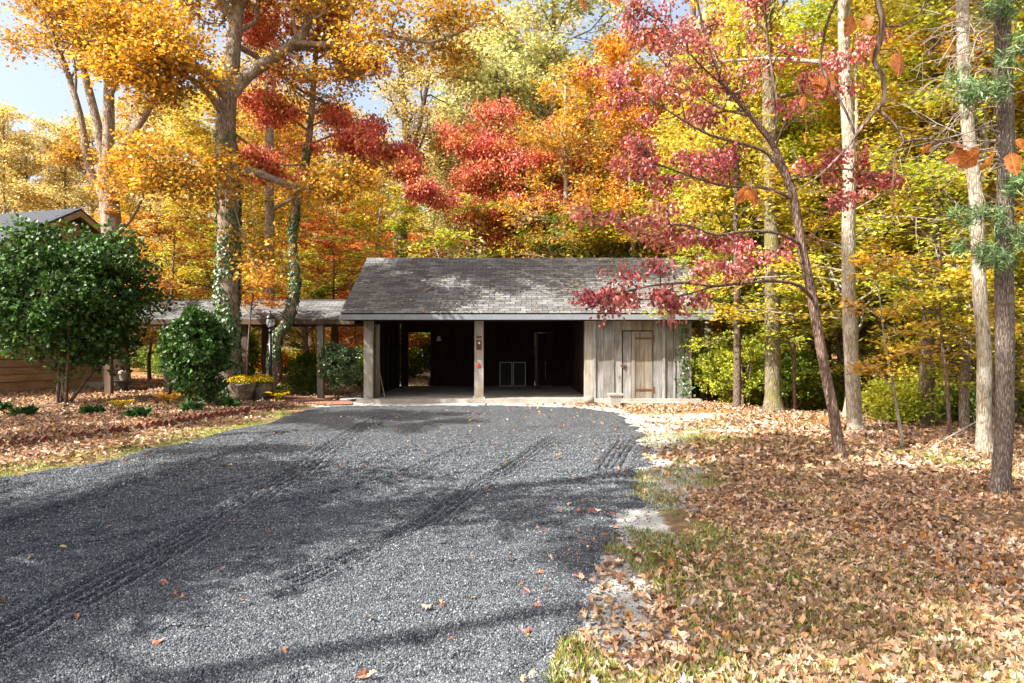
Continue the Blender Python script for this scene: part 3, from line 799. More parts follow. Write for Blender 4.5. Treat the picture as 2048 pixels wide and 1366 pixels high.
MB().box(-.955, -.935, 19.478, 19.499, 1.08, 1.13).build('hook', M['redpaint'], rt)
for k, (xa, lab) in enumerate(((-.46, 'left dark mesh screen in a pale frame leaning on the rear garage wall'), (.04, 'right dark mesh screen in a pale frame leaning beside the rear door'))):
    w = .47; zb, zt = .12, 1.03
    r = root('window_screen', (xa + w / 2, 25.2, .11), lab, 'screen', 'framed screens leaning in the garage')
    Ml = Matrix.Translation((xa, 25.2, .115)) @ Matrix.Rotation(-.12, 4, 'X')
    f = MB(); t_ = .028
    for bx in ((0, w, 0, .02, 0, t_), (0, w, 0, .02, .9 - t_, .9), (0, t_, 0, .02, t_, .9 - t_), (w - t_, w, 0, .02, t_, .9 - t_)): f.box(*bx, M=Ml)
    f.build('frame', M['frame'], r)
    MB().box(t_, w - t_, .006, .012, t_, .9 - t_, M=Ml).build('mesh_panel', M['screen'], r)
r = root('wall_lamp', (-2.72, 25.4, 1.8), 'small white lamp shade fixed to the rear garage wall beside the doorway', 'lamp')
MB().lathe([(.05, .1), (.1, -.08), (.095, -.08), (.045, .1)], (-2.72, 25.36, 1.87), 14).build('lamp_shade', M['white'], r, True)
MB().tube([(-2.72, 25.49, 1.98), (-2.72, 25.38, 1.99), (-2.72, 25.36, 1.94)], .012, 6).build('arm', M['black'], r)
def stick(name, a, b, rad, mat, lab, cat, group=None):
    o = MB().tube([a, tuple((np.array(a) + np.array(b)) / 2 + np.array([.01, 0, 0])), b], rad, 7).build(name, M[mat]); return tag(o, lab, cat, group)
stick('pole', (-3.72, 19.95, .12), (-4.05, 20.3, 1.25), .016, 'stick', 'thin pale pole leaning out furthest by the left garage post', 'pole', 'poles leaning inside the left garage wall')
stick('pole', (-4.0, 20.0, .12), (-4.0, 20.15, 2.2), .035, 'stick', 'tall straight pale pole standing inside the left garage wall', 'pole', 'poles leaning inside the left garage wall')
stick('pole', (-3.95, 20.4, .12), (-4.02, 20.5, 1.8), .02, 'stick', 'medium pole upright behind the tall pale pole', 'pole', 'poles leaning inside the left garage wall')
stick('pole', (-3.9, 19.85, .12), (-3.92, 19.9, 1.1), .018, 'warm_board', 'short brown pole close behind the left garage post', 'pole', 'poles leaning inside the left garage wall')
tag(board(-4.08, -3.93, 20.25, 20.28, .12, 2.25, 'post', None, 'plank'), 'wide pale plank standing upright against the left garage wall', 'plank')
r = root('garden_sack', (-3.05, 26.1, 0), 'dark rounded sack slumped outside the rear garage doorway', 'sack')
MB().lathe([(0, 0), (.2, .0), (.25, .15), (.22, .35), (.12, .5), (.05, .56), (0, .56)], (-2.98, 26.1, Gs(-3, 26.1)), 14).build('bag', M['black'], r, True)
MB().lathe([(.05, 0), (.09, .05), (.07, .1), (0, .1)], (-2.98, 26.1, Gs(-3, 26.1) + .53), 10).build('tied_neck', M['black'], r, True)
r = root('square_planter', (2.8, 18.5, 0), 'empty square grey tapered planter in front of the plank door', 'planter')
b = MB(); zb = Gs(2.8, 18.45); 
def sq(h, z): return [(2.79 - h, 18.45 - h, z), (2.79 + h, 18.45 - h, z), (2.79 + h, 18.45 + h, z), (2.79 - h, 18.45 + h, z)]
prof = [(.115, 0), (.165, .29), (.19, .29), (.195, .335), (.17, .335), (.155, .27), (.11, .06)]
V = sum([sq(h, zb + z) for h, z in prof], [])
Fq = [(i * 4 + j, i * 4 + (j + 1) % 4, i * 4 + 4 + (j + 1) % 4, i * 4 + 4 + j) for i in range(len(prof) - 1) for j in range(4)]
b.add(V, Fq + [(3, 2, 1, 0), (24, 25, 26, 27)]); b.build('pot', M['pot'], r)
def rock(name, c, r_, lab, mat='stone', flat=.8):
    b = MB(); n = 14; rings = 9
    prof = [(math.sin(math.pi * i / (rings - 1)) * r_, (1 - math.cos(math.pi * i / (rings - 1))) * r_ * flat) for i in range(rings)]
    b.lathe(prof, c, n); V = np.concatenate(b.V); ce = np.array(c) + (0, 0, r_ * flat)
    f = 1 + .28 * (vnoise((V[:, 0] + V[:, 2]) * 14, (V[:, 1] - V[:, 2]) * 14, 8) - .5)
    V = ce + (V - ce) * f[:, None]; b.V = [V]
    return tag(b.build(name, M[mat], None, True), lab, 'stone')
rock('garden_stone', (2.12, 18.95, Gs(2.1, 18.9) - .02), .17, 'round pinkish stone at the foot of the right bay post')

# ---------------------------------------------------------------- covered walkway left of the garage
bw = root('covered_walkway', (-8, 22, 0), 'long low shingled walkway roof on square wooden posts left of the garage', 'walkway')
WX0, WX1 = -12.6, -4.79
wz = lambda y: 2.42 + (y - 20.75) * .40 if y <= 22.5 else 3.12 - (y - 22.5) * .4
dk = MB(); dk.add(*slab_slope(WX0, WX1, 20.75, 2.40, 22.5, 3.10, .05)); dk.add(*slab_slope(WX0, WX1, 24.25, 2.40, 22.503, 3.10, .05)); dk.build('roof_deck', M['dark_board'], bw)
MB().box(WX0, WX1, 20.72, 20.755, 2.27, 2.42).build('fascia', M['brown_post'], bw)
a2 = math.atan(.4); c2, s2 = math.cos(a2), math.sin(a2); RX2 = Matrix.Rotation(a2, 4, 'X')
f2 = MB()
for r_i in range(13):
    yb = 20.72 + r_i * TE * c2; zb = 2.405 + r_i * TE * s2
    for c in range(0, 26):
        x0 = WX0 - .03 + c * TW + (.15 if r_i % 2 else 0); 
        if x0 + TW > WX1 + .02: continue
        Mx = Matrix.Translation((x0, yb, zb)) @ RX2
        if c >= 6 and r_i < 12: inst('shingle', tm, Mx, bw)
        else: f2.add(tabverts(TW - .014) @ np.array(Mx.to_3x3()).T + np.array(Mx.translation), BOXF)
tag(f2.build('shingle', M['shingle'], bw), kind='stuff')
MB().box(WX0, WX1, 22.42, 22.58, 3.10, 3.135).build('ridge_cap', M['shingle'], bw)
for x_, y_, mt_ in ((-8.22, 21.0, 'brown_post'), (-8.46, 23.4, 'brown_post'), (-5.88, 21.0, 'post'), (-6.07, 23.4, 'brown_post'), (-10.6, 21.0, 'brown_post'), (-10.8, 23.4, 'brown_post'), (-12.4, 21.0, 'brown_post')):
    post(x_ - .09, x_ + .09, y_ - .09, y_ + .09, -.05, 2.27, mt_, 'post', bw)
for y_ in (21.0, 23.4): MB().box(WX0 + .02, WX1 - .02, y_ - .07, y_ + .07, 2.17 + .1, 2.39).build('beam', M['brown_post'], bw)

# ---------------------------------------------------------------- log-sided house at the left
ho = root('log_house', (-15.7, 24, 0), 'tan log sided house with shade-darkened shingled gable roof at the left edge', 'house')
e = np.array([1.3, 4.4]); e /= np.linalg.norm(e); nrm = np.array([e[1], -e[0]])       # along the gable wall (away), outward (to the right)
C0 = np.array([-16.4, 21.9]); PK = C0 + e * 2.4
ang = math.atan2(e[1], e[0])
def hp(s, o, z): p = C0 + e * s + nrm * o; return (p[0], p[1], z)
def hbox(s0, s1, o0, o1, z0, z1, name, mat, j=0.0):
    V = [hp(s, o, z) for z in (z0, z1) for o in (o0, o1) for s in (s0, s1)]
    V = np.array(V) + rng.normal(0, j, (8, 3)) if j else V
    b = MB(); b.add(V, [(0, 1, 3, 2), (4, 6, 7, 5), (0, 4, 5, 1), (2, 3, 7, 6), (0, 2, 6, 4), (1, 5, 7, 3)]); return b.build(name, M[mat], ho)
SMAX = 4.6
zpk, slp = 6.45, .56
hbox(-3.4, SMAX, -5, -.08, -.2, 4.2, 'inner_wall', 'log')
k = 0; z = .14
while z < 6.2:
    h = .27 * random.uniform(.9, 1.1)
    half = (zpk - .2 - (z + h)) / slp
    s0, s1 = max(-3.4, 2.4 - half), min(SMAX, 2.4 + half)
    if s1 - s0 > .3:
        pr = random.uniform(0, .03)
        hbox(s0, s1 + random.uniform(-.02, .04), -.08, .02 + pr, z + .012, z + h - .006, 'log', 'log', .006)
    z += h
hbox(-3.4, SMAX + .1, -.3, .05, -.2, .14, 'foundation', 'concrete')
hbox(SMAX, SMAX + .12, -.2, .09, .1, 4.9, 'corner_board', 'brown_post')
def hslope(sa, za, sb, zb, o0, o1, th, name, mat):
    V = [hp(sa, o0, za), hp(sa, o1, za), hp(sb, o1, zb), hp(sb, o0, zb), hp(sa, o0, za - th), hp(sa, o1, za - th), hp(sb, o1, zb - th), hp(sb, o0, zb - th)]
    b = MB(); b.add(V, [(0, 1, 2, 3), (7, 6, 5, 4), (0, 4, 5, 1), (1, 5, 6, 2), (2, 6, 7, 3), (3, 7, 4, 0)]); return b.build(name, M[mat], ho)
OV = .55
hslope(-4.0, zpk - 6.4 * slp, 2.4, zpk, -7, OV, .08, 'roof_slope', 'shaded_shingle'); hslope(SMAX + .5, zpk - (SMAX - 1.9) * slp, 2.403, zpk, -7, OV, .08, 'roof_slope', 'shaded_shingle')
for i in range(40):
    s_ = -4.05 + i * .162
    for kk in range(12):
        if s_ > 2.3: continue
        o1 = OV + .02 - kk * .6 - (.3 if i % 2 else 0); o0 = o1 - .59
        if kk < 7 and i > 12: hslope(s_, zpk + (s_ - 2.4) * slp + .018, s_ + .17, zpk + (s_ + .17 - 2.4) * slp + .008, o0, min(o1, OV + .02), .014, 'shingle', 'shaded_shingle')
        
hslope(-4.0, zpk - 6.4 * slp - .081, 2.4, zpk - .081, OV - .04, OV, .2, 'rake_board', 'trim'); hslope(SMAX + .5, zpk - (SMAX - 1.9) * slp - .081, 2.404, zpk - .081, OV - .04, OV, .2, 'rake_board', 'trim')
hslope(-4.0, zpk - 6.4 * slp - .09, 2.4, zpk - .09, -.0, OV - .041, .03, 'soffit', 'brown_post'); hslope(SMAX + .5, zpk - (SMAX - 1.9) * slp - .09, 2.404, zpk - .09, -.0, OV - .041, .03, 'soffit', 'brown_post')
hbox(3.0, 4.3, .05, .9, -.1, .28, 'door_step', 'concrete', .004)

# ---------------------------------------------------------------- garden pieces
lp = root('lamp_post', (-6.94, 19.6, Gs(-6.94, 19.6)), 'black lantern lamp post beside the yellow chrysanthemum pots', 'lamp post')
lx, ly, lz = -6.94, 19.6, Gs(-6.94, 19.6)
MB().tube([(lx, ly, lz - .1), (lx, ly, 1.98)], .048, 12).build('pole', M['black'], lp, True)
MB().lathe([(.05, 1.98), (.06, 1.98), (.062, 2.05), (.035, 2.08), (.03, 2.12), (.075, 2.14), (.08, 2.16), (0, 2.16)], (lx, ly, 0), 16).build('collar', M['black'], lp, True)
MB().lathe([(.07, 2.165), (.115, 2.22), (.125, 2.30), (.115, 2.38), (.10, 2.40)], (lx, ly, 0), 16).build('glass_shade', M['glass'], lp, True)
for i in range(8):
    a = i * math.pi / 4
    MB().tube([(lx + math.cos(a) * r_, ly + math.sin(a) * r_, z_) for r_, z_ in ((.075, 2.16), (.122, 2.22), (.131, 2.30), (.122, 2.38), (.11, 2.41))], .006, 5).build('rib', M['black'], lp)
MB().lathe([(.135, 2.40), (.15, 2.41), (.145, 2.43), (.08, 2.50), (.045, 2.55), (.02, 2.565), (.022, 2.59), (.008, 2.63), (0, 2.66)], (lx, ly, 0), 16).build('cap', M['black'], lp, True)
MB().tube([(lx, ly, 2.17), (lx, ly, 2.28)], .02, 8).build('bulb_holder', M['white'], lp)

def pot(x, y, r_, h, lab):
    z0 = Gs(x, y)
    rt_ = root('planter_pot', (x, y, z0), lab, 'pot', 'cobbled pots of chrysanthemums')
    MB().lathe([(0, 0), (r_ * .68, 0), (r_ * .84, h * .35), (r_, h * .9), (r_ * 1.03, h), (r_ * .9, h), (r_ * .86, h * .85), (0, h * .85)], (x, y, z0), 24).build('bowl', M['planter'], rt_, True)
    return z0 + h
def mum(x, y, z, r_, lab):
    rt_ = root('chrysanthemum', (x, y, z - .05), lab, 'flowering plant', 'potted yellow chrysanthemums')
    n = 900; d_ = rvec(n); d_[:, 2] = np.abs(d_[:, 2])
    C = np.array([x, y, z + .02]) + d_ * np.array([r_, r_, r_ * .55]) * (.96 + .06 * rng.random((n, 1)))
    leaves('blossom', C - rvec(n) * .012, rvec(n), d_ + rvec(n) * .3, rng.uniform(.028, .045, n), OVAL, L['mum'], rt_, wid=1.5)["kind"] = "stuff"
    n = 700; d_ = rvec(n)
    C = np.array([x, y, z - .03]) + d_ * np.array([r_, r_, r_ * .4]) * (.75 + .2 * rng.random((n, 1)))
    leaves('foliage', C, rvec(n), rvec(n), rng.uniform(.04, .07, n), 'tri2', L['ivy'], rt_)
z = pot(-7.35, 18.5, .38, .48, 'larger round cobbled pot holding yellow chrysanthemums'); mum(-7.40, 18.5, z, .36, 'left mound of yellow chrysanthemums, in the larger pot')
z = pot(-6.98, 19.0, .30, .46, 'smaller cobbled pot behind and right of the larger one'); mum(-6.99, 18.95, z + .04, .34, 'right mound of yellow chrysanthemums, nearer the lamp post')

bb = root('bird_bath', (-12.75, 22.4, Gs(-12.7, 22.4)), 'dark stone bird bath with a round bowl and central stub', 'bird bath')
zb = Gs(-12.75, 22.4)
MB().lathe([(0, 0), (.2, 0), (.22, .05), (.13, .1), (.12, .22), (.18, .28), (0, .28)], (-12.75, 22.4, zb), 20).build('pedestal', M['iron'], bb, True)
MB().lathe([(.15, .28), (.36, .36), (.40, .40), (.38, .40), (.3, .37), (0, .34)], (-12.75, 22.4, zb), 28).build('bowl', M['iron'], bb, True)
MB().lathe([(.12, .35), (.13, .58), (.16, .6), (.15, .68), (.05, .72), (0, .72)], (-12.75, 22.4, zb), 16).build('stub', M['stone'], bb, True)
tag(MB().box(-14.2, -11.0, 16.75, 16.93, .03, .17, j=.01).build('timber_edging', M['timber']), 'long brown landscape timber lying behind the camellia trunk', 'timber')

# cored bricks set on edge, corner up, along the bed
def brick_mesh():
    Lb, W, H = .19, .09, .075     # long axis leans into the bed (y), face W x H towards the drive, holes through the face
    b = MB(); W2 = .19 / 2
    # face with three round holes: the face is 0.19 (x) by 0.09 (z); depth .06 (y)
    cells = 3; cw = .19 / cells; r_ = .019
    for k in range(cells):
        cx = -W2 + cw * (k + .5); 
        sqp = []; cir = []; inn = []
        for i in range(8):
            a = i * math.pi / 4
            dx_, dz_ = math.cos(a), math.sin(a); s_ = 1 / max(abs(dx_) / (cw / 2), abs(dz_) / .045)
            sqp.append((cx + dx_ * s_, 0, dz_ * s_)); cir.append((cx + dx_ * r_, 0, dz_ * r_)); inn.append((cx + dx_ * r_, .035, dz_ * r_))
        V = sqp + cir + inn
        F_ = [(i, (i + 1) % 8, 8 + (i + 1) % 8, 8 + i) for i in range(8)] + [(8 + i, 8 + (i + 1) % 8, 16 + (i + 1) % 8, 16 + i) for i in range(8)] + [tuple(range(16, 24))]
        b.add(V, F_)
    x0, x1, z0, z1 = -W2, W2, -.045, .045
    b.add([(x0, 0, z0), (x1, 0, z0), (x1, 0, z1), (x0, 0, z1), (x0, .06, z0), (x1, .06, z0), (x1, .06, z1), (x0, .06, z1)],
          [(0, 4, 5, 1), (1, 5, 6, 2), (2, 6, 7, 3), (3, 7, 4, 0), (4, 7, 6, 5)])
    o = b.build('brick', M['brick']); me = o.data; bpy.data.objects.remove(o); return me
bme = brick_mesh()
be = root('brick_edging', (-7.3, 12.5, 0), 'row of leaning cored red bricks edging the leafy bed beside the gravel', 'brick edging')
line = np.array([(-10.5, 10.25), (-8.9, 10.45), (-8.2, 10.6), (-7.78, 11.0), (-7.40, 12.0), (-7.12, 13.4), (-6.67, 15.0), (-6.17, 16.6), (-5.8, 17.6)])
dd = np.concatenate([[0], np.cumsum(np.linalg.norm(np.diff(line, axis=0), axis=1))])
s_ = 0.0
while s_ < dd[-1]:
    x_ = np.interp(s_, dd, line[:, 0]); y_ = np.interp(s_, dd, line[:, 1])
    x2 = np.interp(s_ + .2, dd, line[:, 0]); y2 = np.interp(s_ + .2, dd, line[:, 1]); a = math.atan2(y2 - y_, x2 - x_)
    if random.random() < .88:
        Mx = Matrix.Translation((x_, y_, Gs(x_, y_) + random.uniform(.02, .07))) @ Matrix.Rotation(a + random.gauss(-.25, .2), 4, 'Z') @ Matrix.Rotation(random.gauss(0, .12), 4, 'X') @ Matrix.Rotation(math.radians(random.choice((45, 50, 40, 55))), 4, 'Y')
        inst('brick', bme, Mx, be)
    s_ += random.uniform(.14, .19)

pth = np.array(PATH)
pm_ = MB(); pm_.add([(a, b, .135 if False else max(Gs(a, b), 0) + .03) for a, b in pth], [tuple(range(len(pth)))])
def brickpath():
    t = NT('worn_brick_path', .9, .2); p = t.pos()
    b = t.n("ShaderNodeTexBrick", ins={"Vector": t.map(p, (1, 1, 1)), "Color1": (.25, .11, .08, 1), "Color2": (.34, .17, .12, 1), "Mortar": (.12, .09, .07, 1), "Scale": 5.0, "Mortar Size": .02})
    t.col(b.outputs[0]); return t.m
tag(pm_.build('garden_path', brickpath()), kind='structure')
# ---------------------------------------------------------------- trees
def unit(v): return v / (np.linalg.norm(v) + 1e-9)
def perp(d):
    r = rng.normal(size=3); r -= d * (r @ d); return unit(r)
class Tree:
    def __init__(s): s.b = MB(); s.L = []       # leaf seeds: (pos, dir)
    def limb(s, P, R, n=7, lump=.0):
        """smooth polyline through P with radii R"""
        P = np.asarray(P, float); R = np.asarray(R, float)
        m = len(P); t = np.linspace(0, m - 1, max(3, (m - 1) * 3 + 1))
        i = np.clip(t.astype(int), 0, m - 2); f = (t - i)[:, None]
        P0 = P[np.clip(i - 1, 0, m - 1)]; P1 = P[i]; P2 = P[i + 1]; P3 = P[np.clip(i + 2, 0, m - 1)]
        Q = .5 * ((2 * P1) + (P2 - P0) * f + (2 * P0 - 5 * P1 + 4 * P2 - P3) * f ** 2 + (3 * P1 - P0 - 3 * P2 + P3) * f ** 3)
        RR = np.interp(t, np.arange(m), R)
        s.b.tube(Q, RR, n, cap=False, lump=lump)
        return Q, RR
    def grow(s, p, d, length, r, lvl, spec):
        """a wandering branch; the last level carries leaves"""
        k = 5 if lvl < spec['levels'] else 3
        pts = [p]; dd = d
        for i in range(k - 1):
            dd = unit(dd + rng.normal(0, spec.get('wander', .22), 3) + np.array([0, 0, spec.get('up', .06)]))
            if spec.get('flat') and lvl >= 2: dd = unit(dd * np.array([1, 1, spec['flat']]))
            pts.append(pts[-1] + dd * length / (k - 1))
        pts = np.array(pts); rad = np.linspace(r, max(r * .35, spec.get('rmin', .006)), k)
        s.b.tube(pts, rad, 6 if r > .04 else (4 if r > .015 else 3), cap=False)
        if lvl >= spec['levels']:
            s.L.append((pts[0], pts[-1])); return
        nc = spec['kids'][lvl - 1]
        for i in range(nc):
            t = .25 + .75 * (i + rng.random()) / nc
            q = np.array([np.interp(t * (k - 1), np.arange(k), pts[:, a]) for a in range(3)])
            dr = unit(pts[-1] - pts[0]); an = math.radians(rng.uniform(32, 68))
            nd = unit(dr * math.cos(an) + perp(dr) * math.sin(an))
            s.grow(q, nd, length * spec['ratio'] * rng.uniform(.7, 1.15) * (1.1 - .4 * t), r * .5 * (1.1 - .5 * t), lvl + 1, spec)
    def sprout(s, P, R, t0, t1, n, length, spec, lvl=1, bias=None, ang=(40, 75)):
        """branches along an existing limb"""
        m = len(P)
        for i in range(n):
            t = t0 + (t1 - t0) * (i + rng.random()) / n
            x = t * (m - 1); q = np.array([np.interp(x, np.arange(m), P[:, a]) for a in range(3)]); r = np.interp(x, np.arange(m), R)
            j = min(int(x), m - 2); dr = unit(P[j + 1] - P[j]); an = math.radians(rng.uniform(*ang))
            pd = perp(dr)
            if bias is not None: pd = unit(pd + bias)
            s.grow(q, unit(dr * math.cos(an) + pd * math.sin(an)), length * rng.uniform(.65, 1.2) * (1.15 - .5 * (t - t0) / max(.01, t1 - t0)), max(.012, r * .45), lvl, spec)
    def crown(s, per, size, spread, mode='mix', shape='tri2', name='crown', mat=None, parent=None, wid=1.0, curl=.18):
        A0 = np.array([a for a, b in s.L]); A1 = np.array([b for a, b in s.L]); m = len(A0)
        idx = np.repeat(np.arange(m), per)
        n = len(idx); t = rng.random((n, 1)) ** .7
        sp = np.array([spread, spread, spread * (.35 if mode in ('flat', 'spray') else .7)])
        C = A0[idx] * (1 - t) + A1[idx] * t + rng.normal(0, 1, (n, 3)) * sp
        out = (A1 - A0)[idx]; out /= np.linalg.norm(out, axis=1)[:, None] + 1e-9
        if mode == 'spray': Nn = rvec(n) * .75 + np.array([0, 0, .8]); A = rvec(n) * np.array([1, 1, .6]) + out * .6
        elif mode == 'flat': Nn = np.array([0, 0, 1.0]) + rng.normal(0, .38, (n, 3)); A = out + rng.normal(0, .6, (n, 3)); A[:, 2] *= .35
        elif mode == 'droop': Nn = rvec(n) * np.array([1, 1, .35]); A = out * .5 + rng.normal(0, .42, (n, 3)) + np.array([0, 0, -.85])
        else: Nn = rvec(n) + np.array([0, 0, .5]); A = rvec(n) + out * .5
        return leaves(name, C, A, Nn, rng.uniform(size * .7, size * 1.25, n), shape, mat, parent, wid=wid, curl=curl)

def tree_root(loc, label, group=None, name='tree', cat='tree'): return root(name, loc, label, cat, group)
def pxs(*pts): return np.array([px(*p) for p in pts])

# ivy wrapped over a limb
def ivy(P, R, n, parent, t0=0, t1=1, size=.07):
    m = len(P); t = t0 + (t1 - t0) * rng.random(n); x = t * (m - 1)
    C = np.stack([np.interp(x, np.arange(m), P[:, a]) for a in range(3)], -1); r = np.interp(x, np.arange(m), R)
    a = rng.uniform(0, 2 * math.pi, n)
    keep = fbm(a * 1.2 + 10, x * .9, 33) > .42
    C, r, a = C[keep], r[keep], a[keep]; n = len(C)
    o = np.stack([np.cos(a), np.sin(a), np.zeros(n)], -1)
    leaves('ivy', C + o * (r[:, None] + rng.uniform(.0, .05, (n, 1))), rvec(n) * .6 + np.array([0, 0, -1.0]), o + rvec(n) * .5, rng.uniform(size * .7, size * 1.2, n), 'tri2', L['ivy'], parent, wid=1.5)

# --- the big ivy-grown oak left of the garage
def spec(levels, kids, ratio, **k): return dict(levels=levels, kids=kids, ratio=ratio, **k)
D = 18.6
t = Tree()
R0 = tree_root((-7.75, D, 0), 'big grey oak with ivy on its trunk and a long crooked limb, golden crown', name='oak_tree')
tp = pxs((452, 812, D), (455, 715, D), (455, 600, D), (457, 450, D), (455, 330, D), (451, 250, D), (455, 185, D)); tr = [.40, .33, .30, .29, .28, .27, .25]
P, R = t.limb(tp, tr, 14, .02)
ivP, ivR = P, R
gold = spec(3, (6, 6), .6, up=.04, wander=.28, flat=.8)
def guided(t, pts, r0, r1, n, ln, sp, t0=.25, lvl=1, sides=8, **k):
    P, R = t.limb(pxs(*pts), np.linspace(r0, r1, len(pts)), sides, .02 if r0 > .08 else 0)
    t.sprout(P, R, t0, 1.0, n, ln, sp, lvl, **k)
    t.grow(P[-1], unit(P[-1] - P[-2]), ln * .8, r1 * .9, lvl, sp)
    return P, R
guided(t, [(455, 200, D), (430, 165, D - .5), (395, 135, D - 1), (350, 115, D - 1.3), (300, 80, D - 1.5), (240, 60, D - 1.8)], .15, .06, 12, 1.7, gold)
guided(t, [(460, 190, D), (495, 150, D), (540, 120, D + .2), (590, 85, D + .2), (612, 55, D + .3), (650, -10, D + .5)], .21, .10, 9, 1.8, gold, t0=.5)
guided(t, [(590, 85, D), (680, 90, D), (760, 70, D), (860, 85, D - .3), (930, 60, D)], .09, .03, 11, 1.4, gold, t0=.15)
guided(t, [(456, 200, D), (465, 120, D), (470, 60, D), (478, 0, D), (480, -120, D), (470, -260, D)], .24, .12, 14, 2.2, gold, t0=.3)
guided(t, [(470, 40, D), (430, -10, D - .3), (390, -70, D - .5), (330, -150, D)], .14, .06, 9, 1.9, gold)
guided(t, [(475, 20, D), (520, -40, D), (600, -110, D), (680, -200, D)], .13, .06, 9, 1.9, gold)
guided(t, [(452, 240, D), (415, 185, D - .6), (370, 150, D - 1.2), (330, 150, D - 1.8)], .10, .04, 7, 1.3, gold)
guided(t, [(462, 346, D), (510, 345, D - .1), (545, 358, D - .2), (590, 372, D - .3), (640, 376, D - .3), (685, 358, D - .2)], .13, .05, 5, .8, gold, t0=.6)
guided(t, [(450, 330, D), (410, 345, D - .8), (370, 370, D - 1.4), (330, 350, D - 1.8)], .05, .02, 6, 1.1, gold)
guided(t, [(455, 300, D), (470, 420, D - 1.2), (500, 500, D - 1.8)], .03, .015, 4, .9, spec(3, (4, 4), .6, up=-.05))
t.b.build('trunk', M['bark_oak'], R0, True)
t.crown(12, .11, .30, 'spray', mat=L['gold'], parent=R0, wid=1.15)
ivy(ivP, ivR, 6500, R0, 0, .62, .09); ivy(ivP, ivR, 700, R0, .62, .8, .07)

# --- many-stemmed oak behind the house
D = 23.0
t = Tree(); R1 = tree_root((-13.4, D, 0), 'many stemmed grey tree behind the camellia, stems fanning into an orange gold crown')
t.limb(pxs((235, 770, D), (228, 600, D), (225, 480, D), (218, 400, D), (212, 330, D)), [.42, .36, .32, .3, .27], 12, .02)
s1 = spec(3, (5, 6), .6, up=.05, flat=.7)
guided(t, [(212, 400, D), (178, 335, D), (160, 230, D), (130, 130, D), (108, 80, D), (90, 0, D)], .15, .05, 9, 1.9, s1, t0=.45)
guided(t, [(210, 335, D), (195, 250, D), (170, 150, D), (155, 80, D), (150, -20, D)], .17, .07, 9, 1.9, s1, t0=.5)
guided(t, [(216, 335, D), (218, 200, D), (214, 120, D), (190, 60, D), (172, -40, D)], .2, .08, 9, 2.0, s1, t0=.45)
guided(t, [(222, 330, D), (285, 240, D - .3), (315, 180, D - .4), (328, 150, D - .4), (338, 80, D - .4)], .13, .05, 8, 1.8, s1, t0=.4)
guided(t, [(218, 200, D), (240, 150, D - .4), (258, 110, D - .4), (270, 40, D)], .08, .04, 6, 1.6, s1)
guided(t, [(206, 390, D), (175, 350, D + .2), (155, 335, D + .2)], .11, .06, 2, .8, s1, t0=.8)
guided(t, [(228, 470, D), (262, 440, D - .5), (290, 380, D - .6), (285, 345, D - .6)], .06, .03, 7, 1.3, s1)
t.b.build('trunk', M['bark_oak'], R1, True)
t.crown(12, .115, .27, 'spray', mat=L['gold2'], parent=R1, wid=1.15)

# --- slender ivy-grown tree with red sprays
D = 20.25
t = Tree(); R2 = tree_root((-7.1, D, 0), 'slender leaning ivy wrapped tree with scarlet drooping leaves in front of the walkway')
tp = pxs((538, 812, D), (545, 735, D), (553, 675, D), (575, 640, D), (588, 590, D), (590, 540, D), (585, 480, D), (592, 420, D), (604, 350, D), (618, 280, D), (625, 200, D), (632, 100, D), (640, 30, D), (645, -60, D))
P, R = t.limb(tp, np.linspace(.17, .06, len(tp)), 10, .02)
red = spec(3, (5, 4), .55, up=.0, flat=.45)
t.sprout(P, R, .66, 1.0, 14, 1.15, red, bias=np.array([.1, -.2, 0]))
for pts, n, ln in (([(604, 352, D), (650, 318, D - .3), (720, 315, D - .5), (790, 345, D - .6), (840, 385, D - .7)], 12, 1.0),
                   ([(616, 290, D), (680, 268, D), (740, 280, D), (790, 300, D)], 9, .9),
                   ([(610, 330, D), (570, 330, D - .4), (520, 325, D - .6)], 6, .8),
                   ([(622, 230, D), (580, 215, D - .3), (530, 210, D - .5)], 6, .8),
                   ([(628, 150, D), (590, 110, D - .5), (545, 60, D - .6), (520, 40, D)], 7, .9),
                   ([(630, 120, D), (690, 90, D), (720, 110, D)], 5, .8)):
    guided(t, pts, .035, .015, n, ln, red, sides=5)
t.b.build('trunk', M['bark_oak'], R2, True)
t.crown(26, .095, .16, 'droop', mat=L['red'], parent=R2, wid=1.0)
ivy(P, R, 4500, R2, .08, .68, .07)

# --- forked tree behind the garage
D = 31.0
t = Tree(); R3 = tree_root((-4.9, D, 0), 'tall dark forked tree rising straight behind the left end of the garage roof')
P, R = t.limb(pxs((802, 765, D), (803, 640, D), (803, 515, D), (806, 420, D), (815, 335, D), (812, 260, D), (806, 190, D), (800, 100, D)), [.36, .32, .27, .24, .2, .17, .14, .08], 10, .02)
t.sprout(P, R, .55, 1, 10, 1.9, s1)
guided(t, [(815, 340, D), (836, 260, D), (850, 190, D), (862, 130, D), (870, 40, D)], .14, .06, 9, 1.9, s1, t0=.4)
guided(t, [(812, 380, D), (850, 340, D), (890, 310, D)], .05, .03, 6, 1.5, s1)
t.b.build('trunk', M['bark_dark'], R3, True)
t.crown(14, .13, .25, 'spray', mat=L['paleyellow'], parent=R3)

